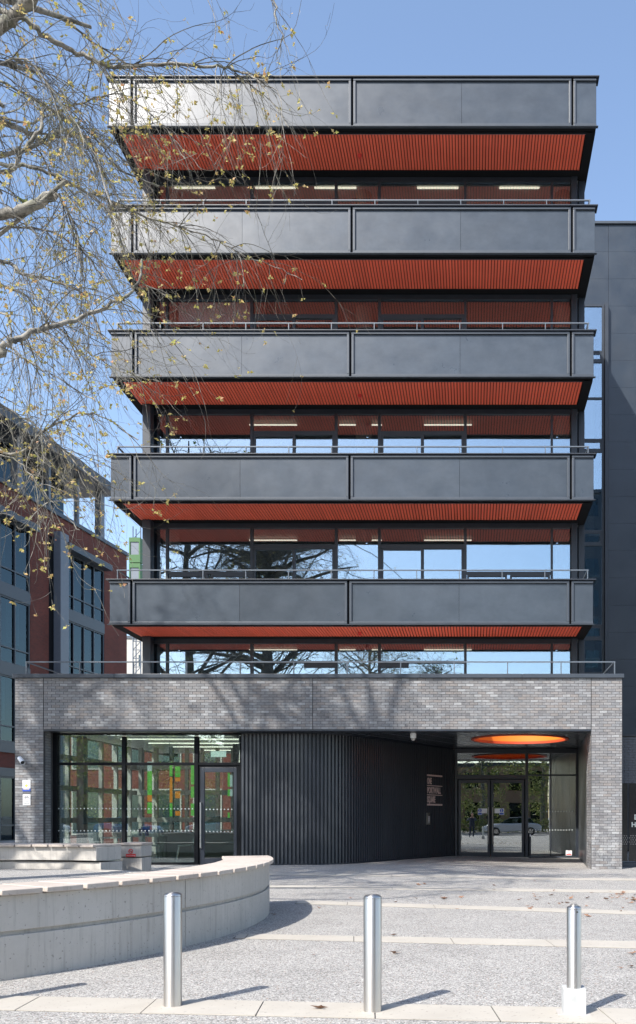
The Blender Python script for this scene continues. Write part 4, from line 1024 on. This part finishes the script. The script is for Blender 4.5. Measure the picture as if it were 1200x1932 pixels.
for z0, z1 in ((31.0,33.9),(28.2,30.9)):
    cb_ = MB().box(hx-.55, hx+.75, hy-1.4, hy-.6, z0, z0+.9); cb_.box(hx-.55, hx+.75, hy-1.4, hy-.6, z1-.5, z1); 
    for x in (hx-.55, hx+.6): cb_.box(x, x+.15, hy-1.4, hy-.6, z0+.9, z1-.5)
    c_ = obj('cabin', cb_, M['hoist'], hs); obj('pane', MB().box(hx-.4, hx+.6, hy-1.3, hy-1.25, z0+.9, z1-.5), M['greyfin'], c_)

# ------------------------------------------------------------------ the plane tree
def grow(tw, lf, p, d, L, r, seg=9, droop=.10, curl=0, rnd=random, leafs=.5, k=3, stray=.16):
    pts = [p.copy()]; rs = [r]; d = d.normalized(); st = L/seg; nodes = []
    sway = Vector((rnd.uniform(-1,1), rnd.uniform(-1,1), rnd.uniform(-.3,.3)))*stray*.6
    for i in range(seg):
        g = droop*(1-.9*i/seg) if curl else droop
        if curl and i > seg*.62: g = -curl
        d = (d + Vector((rnd.gauss(0,stray), rnd.gauss(0,stray), rnd.gauss(0,stray))) + sway + Vector((0,0,-g))).normalized()
        p = p + d*st; pts.append(p.copy()); rs.append(max(.0016, r*(1-.8*(i+1)/seg))); nodes.append((p.copy(), d.copy()))
    tw.tube(pts, rs, k, False)
    return nodes
def leafcluster(lf, p, rnd, n=4, sz=.032):
    for _ in range(n):
        a = rnd.uniform(0, 6.28); e = rnd.uniform(-.9, .5)
        ax = Vector((math.cos(a)*math.cos(e), math.sin(a)*math.cos(e), math.sin(e)))
        sd_ = ax.cross(Vector((rnd.gauss(0,1), rnd.gauss(0,1), rnd.gauss(0,1)))).normalized(); up = ax.cross(sd_)
        s = sz*rnd.uniform(.6, 1.5); b = p + ax*s*.25
        vs = [b, b+ax*s*.45+sd_*s*.55+up*s*.12, b+ax*s*.75+sd_*s*.25, b+ax*s*1.35+up*s*.1, b+ax*s*.75-sd_*s*.25, b+ax*s*.45-sd_*s*.55+up*s*.12]
        lf.add(vs, [(0,1,2,3),(0,3,4,5)])
T = random.Random(5)
TR = Vector((-10.6, 11.8, 0))
tree = empty('plane_tree', TR, 'budding plane tree whose drooping twigs with young leaves hang in from the left', 'tree')
tk = MB().tube([TR+Vector(v) for v in ((0,0,-.1),(.05,0,.3),(.1,.05,2.5),(.25,0,5.5),(.1,.15,9),(-.1,.0,12.5),(.1,-.2,15.5),(0,0,18))], [.5,.38,.33,.29,.25,.19,.12,.05], 14)
obj('trunk', tk, M['bark'], tree, smooth=60)
def trunk_at(z):
    return TR + Vector((.1, 0, z))
def LP(px, py, Y): s = F/Y; return Vector((X(px,s), Y, Z(py,s)))
LIMBS = [ # trunk height, [(px,py,Y)], r0, r1, density
 (8.6, [(-160,150,11.5),(-20,60,11),(35,22,10.8),(70,-25,10.6),(120,-160,10.4)], .20, .09, 10),
 (8.8, [(-120,60,11.4),(22,26,11),(80,65,11),(135,92,11.2),(185,118,11.3),(222,127,11.4),(300,122,11.5),(400,126,11.6),(440,130,11.6),(485,150,11.5),(515,190,11.4),(545,240,11.3)], .085, .008, 66),
 (6.6, [(-200,430,10.2),(-20,408,10),(50,394,10),(102,364,10)], .12, .075, 10),
 (6.6, [(60,392,10),(102,366,10),(124,390,10),(143,440,10.1),(152,470,10.2),(190,515,10.3),(235,568,10.4)], .045, .012, 22),
 (4.8, [(-180,760,9.8),(-20,676,9.6),(12,655,9.6),(40,636,9.7),(100,616,9.9),(170,590,10.2),(235,562,10.4),(262,530,10.5),(268,490,10.6)], .10, .02, 30),
 (6.2, [(-180,430,11.5),(0,487,11.4),(45,517,11.4),(90,527,11.5),(155,556,11.6),(172,590,11.6),(194,640,11.6)], .06, .02, 22),
 (7.6, [(-150,330,12.5),(0,294,12.4),(48,282,12.4),(95,258,12.6),(118,249,12.7),(165,262,12.9),(230,320,13.2),(300,352,13.4)], .075, .018, 34),
 (7.4, [(-150,290,12),(0,311,11.8),(35,312,11.8),(90,326,11.9),(130,345,12),(190,372,12.2),(250,398,12.4),(330,428,12.6),(400,448,12.8),(455,480,12.9),(520,505,12.9),(570,528,12.8)], .06, .006, 58),
 (7.0, [(-100,360,10.9),(15,325,10.8),(40,290,10.8),(75,245,10.8),(83,205,10.9)], .06, .03, 12),
 (8.6, [(-100,120,12.6),(0,155,12.5),(50,178,12.5),(110,215,12.7),(180,260,13),(240,310,13.2),(290,360,13.4)], .045, .01, 34),
 (5.4, [(-150,650,11.8),(0,590,11.6),(25,655,11.5),(70,690,11.4),(120,720,11.3),(180,757,11.2)], .035, .01, 22),
 (4.8, [(-100,830,12.3),(20,860,12.2),(85,815,12.1),(140,782,12.1),(200,790,12.2),(260,830,12.3)], .05, .012, 28),
 (5.0, [(-100,740,13),(0,765,13),(60,800,12.9),(120,850,12.8),(180,905,12.7),(240,930,12.6)], .045, .01, 36),
 (5.6, [(-100,560,13.2),(20,545,13.2),(90,600,13.2),(160,660,13.2),(230,700,13.1),(300,720,13)], .045, .01, 32),
 (8.2, [(-100,220,10.4),(30,110,10.4),(110,190,10.5),(170,280,10.6),(215,390,10.7)], .03, .01, 28),
 (6.8, [(-100,480,13.4),(60,430,13.4),(150,470,13.5),(240,520,13.5),(320,560,13.5)], .04, .01, 30),
 (6.9, [(-100,260,13.2),(60,230,13.2),(160,190,13.3),(230,180,13.4),(300,230,13.4),(350,300,13.3)], .04, .01, 34),
 (10.8, [(-200,-420,11.4),(100,-420,11.4),(380,-200,11.4),(480,-60,11.4),(516,0,11.4),(519,30,11.4),(530,60,11.4),(545,95,11.4),(566,116,11.4)], .05, .004, 4),
 (9.8, [(-200,-200,12),(60,-120,12),(200,-80,12),(330,-60,12),(420,-20,12)], .05, .008, 9),
 (9.4, [(-200,-100,10.6),(50,-60,10.5),(160,-40,10.5),(240,-20,10.5)], .05, .01, 14),
 (4.4, [(-100,900,11),(10,860,11),(60,900,11),(110,960,11),(150,1000,11)], .03, .008, 14),
]
tw = MB(); lf = MB()
for (zt0, pl_, r0, r1, dens) in LIMBS:
    pts = [trunk_at(zt0)] + [LP(*p) for p in pl_]; fine = []
    for i in range(len(pts)-1):
        p0 = pts[max(i-1,0)]; p1 = pts[i]; p2 = pts[i+1]; p3 = pts[min(i+2,len(pts)-1)]
        nn = 5 if i else 4
        for j in range(nn):
            t = j/nn; t2 = t*t; t3 = t2*t
            fine.append(.5*((2*p1)+(p2-p0)*t+(2*p0-5*p1+4*p2-p3)*t2+(3*p1-p0-3*p2+p3)*t3) + Vector((T.gauss(0,.012), T.gauss(0,.012), T.gauss(0,.012))))
    fine.append(pts[-1]); nf = len(fine)
    rs = [r0*1.25*(1-i/(nf-1))**1.0*(1) + r1*(i/(nf-1)) for i in range(nf)]
    rs = [max(x*.40, r1*.75) for x in rs]
    obj('branch', MB().tube(fine, rs, 8), M['bark'], tree, smooth=60)
    for q in range(int(dens*1.45)):
        u = T.triangular(.2, 1, .45)*(nf-1.01); i = int(u); p = fine[i].lerp(fine[i+1], u-i); d = (fine[i+1]-fine[i]).normalized()
        d = d*.5 + Vector((T.uniform(-.7,.6), T.uniform(-.8,.8), T.uniform(-.7,.5)))
        Lb = T.uniform(.6, 2.1); nodes = grow(tw, lf, p, d, Lb, T.uniform(.004,.0085), 14, T.uniform(.06,.17), T.choice((0,.22,.32)), T, stray=.085)
        for (np_, nd) in nodes[2:]:
            if T.random() < .34:
                n2 = grow(tw, lf, np_, nd + Vector((T.uniform(-.9,.9), T.uniform(-.9,.9), T.uniform(-.8,.3))), T.uniform(.2,.8), T.uniform(.002,.0032), 7, T.uniform(.06,.2), T.choice((0,.35)), T, stray=.13)
                for (p3, d3) in n2[1:]:
                    if T.random() < .03: leafcluster(lf, p3, T, T.randint(1,3), .026)
                if T.random() < .34: leafcluster(lf, n2[-1][0], T, T.randint(3,7), .031)
        if T.random() < .4: leafcluster(lf, nodes[-1][0], T, T.randint(3,6), .033)
# crown out of frame, above and behind
for q in range(58):
    z0 = T.uniform(9, 17.5) if q % 2 else T.uniform(12.5, 16.5); a = T.uniform(0, 6.28); L = T.uniform(3.5, 6.5)*(1-.35*(z0-8)/9)
    if z0 < 11.5 and math.cos(a) > .1 : continue
    d = Vector((math.cos(a), math.sin(a), T.uniform(.1,.6))).normalized(); p = trunk_at(z0); pts = [p]
    for i in range(9): d = (d+Vector((T.gauss(0,.12), T.gauss(0,.12), T.gauss(0,.08)-.03))).normalized(); p = p+d*L/9; pts.append(p)
    obj('branch', MB().tube(pts, [.13*(1-i/10)+.014 for i in range(10)], 7), M['bark'], tree, smooth=60)
    for r_ in range(13):
        i = T.randint(2, 8); nodes = grow(tw, lf, pts[i], d*.3+Vector((T.uniform(-1,1), T.uniform(-1,1), T.uniform(-.5,.6))), T.uniform(.9,2.4), T.uniform(.012,.026), 9, .05, 0, T)
        for (np_, nd) in nodes[1:]:
            for _ in range(1):
                n2 = grow(tw, lf, np_, nd+Vector((T.uniform(-1,1), T.uniform(-1,1), T.uniform(-1,.4))), T.uniform(.4,1.1), .007, 5, .12, 0, T)
                if T.random() < .2: leafcluster(lf, n2[-1][0], T, 4, .04)
obj('twigs', tw, M['bark'], tree, kind='stuff'); obj('leaves', lf, M['leaf'], tree, kind='stuff')

# ------------------------------------------------------------------ things across the street, seen in the glass
def bare_tree(x, y, h, seed, label, leaf=.2, th=1, nb=34):
    G = random.Random(seed); base = Vector((x,y,0)); t_ = empty('street_tree', base, label, 'tree', 'bare trees along the street')
    obj('trunk', MB().tube([base, base+Vector((.2,0,h*.3)), base+Vector((-.1,.2,h*.6)), base+Vector((0,0,h*.95))], [.34,.26,.16,.03], 10), M['bark'], t_, smooth=60)
    tw2 = MB(); lf2 = MB(); br = MB()
    for q in range(nb):
        z0 = G.uniform(.25,.92)*h; a = G.uniform(0,6.28); L = h*.38*(1.15-z0/h); d = Vector((math.cos(a), math.sin(a), G.uniform(.3,1.1))).normalized(); p = base+Vector((0,0,z0)); pts = [p]
        for i in range(8): d = (d+Vector((G.gauss(0,.13), G.gauss(0,.13), G.gauss(0,.1)))).normalized(); p = p+d*L/8; pts.append(p)
        br.tube(pts, [th*(.085*(1-i/9)+.015) for i in range(9)], 6)
        for r_ in range(9):
            nodes = grow(tw2, lf2, pts[G.randint(2,8)], d*.5+Vector((G.uniform(-1,1), G.uniform(-1,1), G.uniform(-.6,.7))), G.uniform(1,2.8), .026, 6, .03, 0, G)
            for (np_, nd) in nodes[1:]:
                n2 = grow(tw2, lf2, np_, nd+Vector((G.uniform(-1,1), G.uniform(-1,1), G.uniform(-.8,.6))), G.uniform(.4,1.2), .016, 4, .05, 0, G)
                if G.random() < leaf: leafcluster(lf2, n2[-1][0], G, 3, .13)
    obj('branches', br, M['bark'], t_, smooth=60); obj('twigs', tw2, M['bark'], t_, kind='stuff'); obj('leaves', lf2, M['leafg'], t_, kind='stuff')
bare_tree(-19.5, 12.5, 22.5, 77, 'bare tree left of the plane tree throwing branch shadows on the grey brick', .1, 1.7, 46)
bare_tree(-15, 10.8, 22.5, 78, 'out of frame bare tree added between the plane tree and the leftmost tree to strengthen branch shadows', .1, 1.15, 26)  # added out of frame to strengthen branch shadows on the podium
bare_tree(-19, -22, 24, 3, 'tall bare street tree mirrored in the left windows of the tower')
bare_tree(-9.5, -24, 22, 8, 'tall bare street tree mirrored near the middle of the tower windows')
bare_tree(-3, -27, 17, 21, 'shorter bare street tree mirrored just right of the middle')
def leafy(x, y, h, w, seed, label):
    G = random.Random(seed); base = Vector((x,y,0)); t_ = empty('leafy_tree', base, label, 'tree', 'green trees across the street')
    obj('trunk', MB().tube([base, base+Vector((.1,.1,h*.5)), base+Vector((0,0,h*.9))], [.25,.18,.05], 8), M['bark'], t_, smooth=60)
    lf2 = MB()
    cl = [(Vector((G.gauss(0,w*.34), G.gauss(0,w*.3), G.uniform(.18*h,h))), G.uniform(.6,1.3)) for _ in range(60)]
    for c, r in cl:
        for _ in range(80):
            v = Vector((G.gauss(0,1), G.gauss(0,1), G.gauss(0,1))).normalized()*r*G.uniform(.5,1); leafcluster(lf2, base+c+v, G, 1, .13)
    obj('crown', lf2, M['leafg'], t_, kind='stuff')
for i, (x, y, h, w2) in enumerate(((-34,-23,11,7),(-27,-22,10,7),(-20,-23,11,7),(-13,-23,9.5,7),(-6,-24,10,7),(1,-23,9,7),(7,-24,10,7),(14,-23,9,7))):
    leafy(x, y, h, w2, 40+i, ['round green tree at the far left across the street','green tree second from the left across the street','wide green tree behind the parked silver car','green tree behind the tall bare trunk','green tree opposite the fluted wall','green tree opposite the entrance doors','green tree opposite the right pier','green tree at the far right across the street'][i])
def car(x, y, rz, col, label, seed):
    m_ = pbr('car_paint_%s' % label.split()[0], col, .25, .3)
    root = empty('parked_car', (x,y,0), label, 'car', 'cars parked along the street'); c, s = math.cos(rz), math.sin(rz)
    def tf(mb): mb.v = [(x+v[0]*c-v[1]*s, y+v[0]*s+v[1]*c, v[2]) for v in mb.v]; return mb
    body = [(-2.15,.35),(-2.2,.75),(-2.0,.92),(-1.2,1.0),(1.0,.97),(1.9,.84),(2.15,.6),(2.15,.32)]
    cab = [(-1.75,.93),(-1.35,1.36),(-.5,1.46),(.3,1.42),(1.05,.96)]
    b = MB().prism(body, 'y', -.88, .88); obj('body', tf(b), m_, root, bevel=.07, smooth=40)
    obj('cabin', tf(MB().prism(cab, 'y', -.72, .72)), M['bglass'], root, bevel=.05, smooth=40)
    obj('roof', tf(MB().prism([(-1.35,1.37),(-.5,1.475),(.3,1.435),(.3,1.40),(-.5,1.44),(-1.3,1.33)], 'y', -.70, .70)), m_, root, smooth=40)
    for sx_ in (-1.35, 1.35):
        for sy in (-.86, .86):
            wm = MB().tube([(sx_, sy-.1, .33), (sx_, sy+.1, .33)], .33, 20); wo_ = obj('wheel', tf(wm), M['ink'], root)
            obj('rim', tf(MB().tube([(sx_, sy-.11, .33), (sx_, sy+.11, .33)], .2, 14)), M['chrome'], wo_)
    for sy in (-.62,.62): obj('headlight', tf(MB().box(2.08, 2.17, sy-.16, sy+.16, .62, .74)), M['white'], root)
CARS = [(-31,-12,0,(.5,.52,.55),'silver parked car furthest left across the street'),(-24.5,-12.2,.03,(.08,.15,.35),'blue parked car left of the bare tree'),(-18,-12,3.1,(.45,.47,.5),'grey parked car opposite the shop window'),
        (-11.5,-12.1,0,(.12,.12,.13),'black parked car opposite the shop door'),(-4.5,-5.6,.05,(.05,.11,.26),'navy parked car just behind the photographer'),(3.2,-6.0,3.16,(.55,.57,.6),'pale parked car right of the photographer'),(9.5,-6.2,0,(.5,.5,.5),'ashen parked car opposite the right pier')]
for i, a in enumerate(CARS): car(*a, i)
hg = MB(); G = random.Random(9)
for i in range(5200):
    leafcluster(hg, Vector((G.uniform(-14, 16), -19.9+G.uniform(-.5,.5), G.uniform(.1,1.3))), G, 1, .16)
tag(obj('hedge', hg, M['leafg'], None), 'clipped green hedge along the far side of the street', 'hedge')
def block(name, x0, x1, y0, y1, h, mat, label, nx, nz, wm='bglass'):
    t_ = empty(name, ((x0+x1)/2,(y0+y1)/2,0), label, 'building'); obj('wall', MB().box(x0,x1,y0,y1,0,h), mat, t_)
    obj('roof', MB().box(x0-.2,x1+.2,y0-.2,y1+.2,h,h+.4), M['greyroof'], t_)
    cw, chh = (x1-x0)/nx, h/nz
    me, c = mesh_of('window', MB().box(0,cw*.6,0,.05,0,chh*.6), M[wm])
    for i in range(nx):
        for j in range(nz): link('window', me, Vector((x0+cw*(i+.5), y1+.03, chh*(j+.25))), t_)
block('street_building', -6, 8.5, -46, -34, 7, M['tan'], 'low tan rendered building behind the hedge across the street', 6, 2)
block('street_office', 13, 34, -48, -30, 40, M['greymet'], 'tall dark office block across the street mirrored in the stair window', 8, 11)
block('street_house', -46, -28, -48, -34, 9, M['tan'], 'tan building at the far left across the street', 7, 3)

court = empty('courtyard_block', (-12, 44, 0), 'grey framed building seen through the back glass of the shop', 'building')
obj('wall', MB().box(-21, -4, 44, 46, 0, 6.4), M['redbrick'], court)
me, c = mesh_of('window', MB().box(0,1.3,0,.06,0,2.2), M['bglass']); me2, c = mesh_of('frame', MB().box(0,1.5,0,.05,0,2.4), M['icol'])
for i in range(8):
    for j in range(2):
        wq = link('window', me2, Vector((-20+i*2.1, 43.97, .5+j*3.4)), court); link('pane', me, Vector((-20+i*2.1, 43.93, .6+j*3.4)), wq)
# photographer, seen only in the glass of the doors
def person():
    root = empty('person', (.0,-.62,0), 'photographer in dark jacket and jeans raising both hands to the face', 'person')
    J = [((0,0,.96),.15),((0,0,1.15),.145),((0,0,1.35),.16),((0,.01,1.47),.07),((0,.02,1.53),.06),
         ((-.2,0,1.40),.065),((-.33,.12,1.2),.05),((-.12,.33,1.40),.038),((-.05,.36,1.46),.035),
         ((.2,0,1.40),.065),((.33,.12,1.2),.05),((.12,.33,1.40),.038),((.05,.36,1.46),.035),
         ((-.1,0,.9),.10),((-.12,.03,.5),.07),((-.14,0,.09),.05),((-.15,.14,.05),.045),
         ((.1,0,.9),.10),((.12,.03,.5),.07),((.14,0,.09),.05),((.15,.14,.05),.045)]
    E = [(0,1),(1,2),(2,3),(3,4),(2,5),(5,6),(6,7),(7,8),(2,9),(9,10),(10,11),(11,12),(0,13),(13,14),(14,15),(15,16),(0,17),(17,18),(18,19),(19,20)]
    me = bpy.data.meshes.new('body'); me.from_pydata([j[0] for j in J], E, []); me.update()
    o = link('body', me, WL[root.name], root); me.materials.append(pbr('dark_clothes', (.035,.045,.07), .9))
    sk = o.modifiers.new('skin','SKIN'); sv = me.skin_vertices[0].data
    for i, j in enumerate(J): sv[i].radius = (j[1], j[1])
    sv[0].use_root = True; ss = o.modifiers.new('sub','SUBSURF'); ss.levels = 1; ss.render_levels = 2
    skin = pbr('skin', (.55,.33,.25), .6); b = WL[root.name]
    hdm = MB().lathe([(.02,-.13),(.055,-.11),(.072,-.04),(.08,.03),(.07,.09),(.03,.125),(.005,.13)], tuple(b+Vector((0,.03,1.66))), 16)
    hd_ = obj('head', hdm, skin, root, smooth=180)
    obj('nose', MB().tube([b+Vector((0,.10,1.67)), b+Vector((0,.125,1.64))], [.008,.015], 6), skin, hd_)
    for sx_ in (-1,1):
        obj('ear', MB().box(b.x+sx_*.08-.008, b.x+sx_*.08+.008, b.y+.01, b.y+.045, 1.63, 1.69), skin, hd_)
        obj('hand', MB().tube([b+Vector((sx_*.12,.33,1.42)), b+Vector((sx_*.06,.37,1.47)), b+Vector((sx_*.04,.36,1.53))], [.03,.04,.02], 8), skin, root, smooth=60)
        for f_ in range(4): obj('finger', MB().tube([b+Vector((sx_*(.07-.012*f_),.37,1.47)), b+Vector((sx_*(.065-.012*f_),.40,1.52)), b+Vector((sx_*(.05-.01*f_),.40,1.555))], [.009,.008,.006], 6), skin, root)
    obj('hair', MB().lathe([(.085,-.01),(.09,.05),(.075,.11),(.035,.14),(.005,.145)], tuple(b+Vector((0,.015,1.665))), 16), M['ink'], hd_, smooth=180)
person()
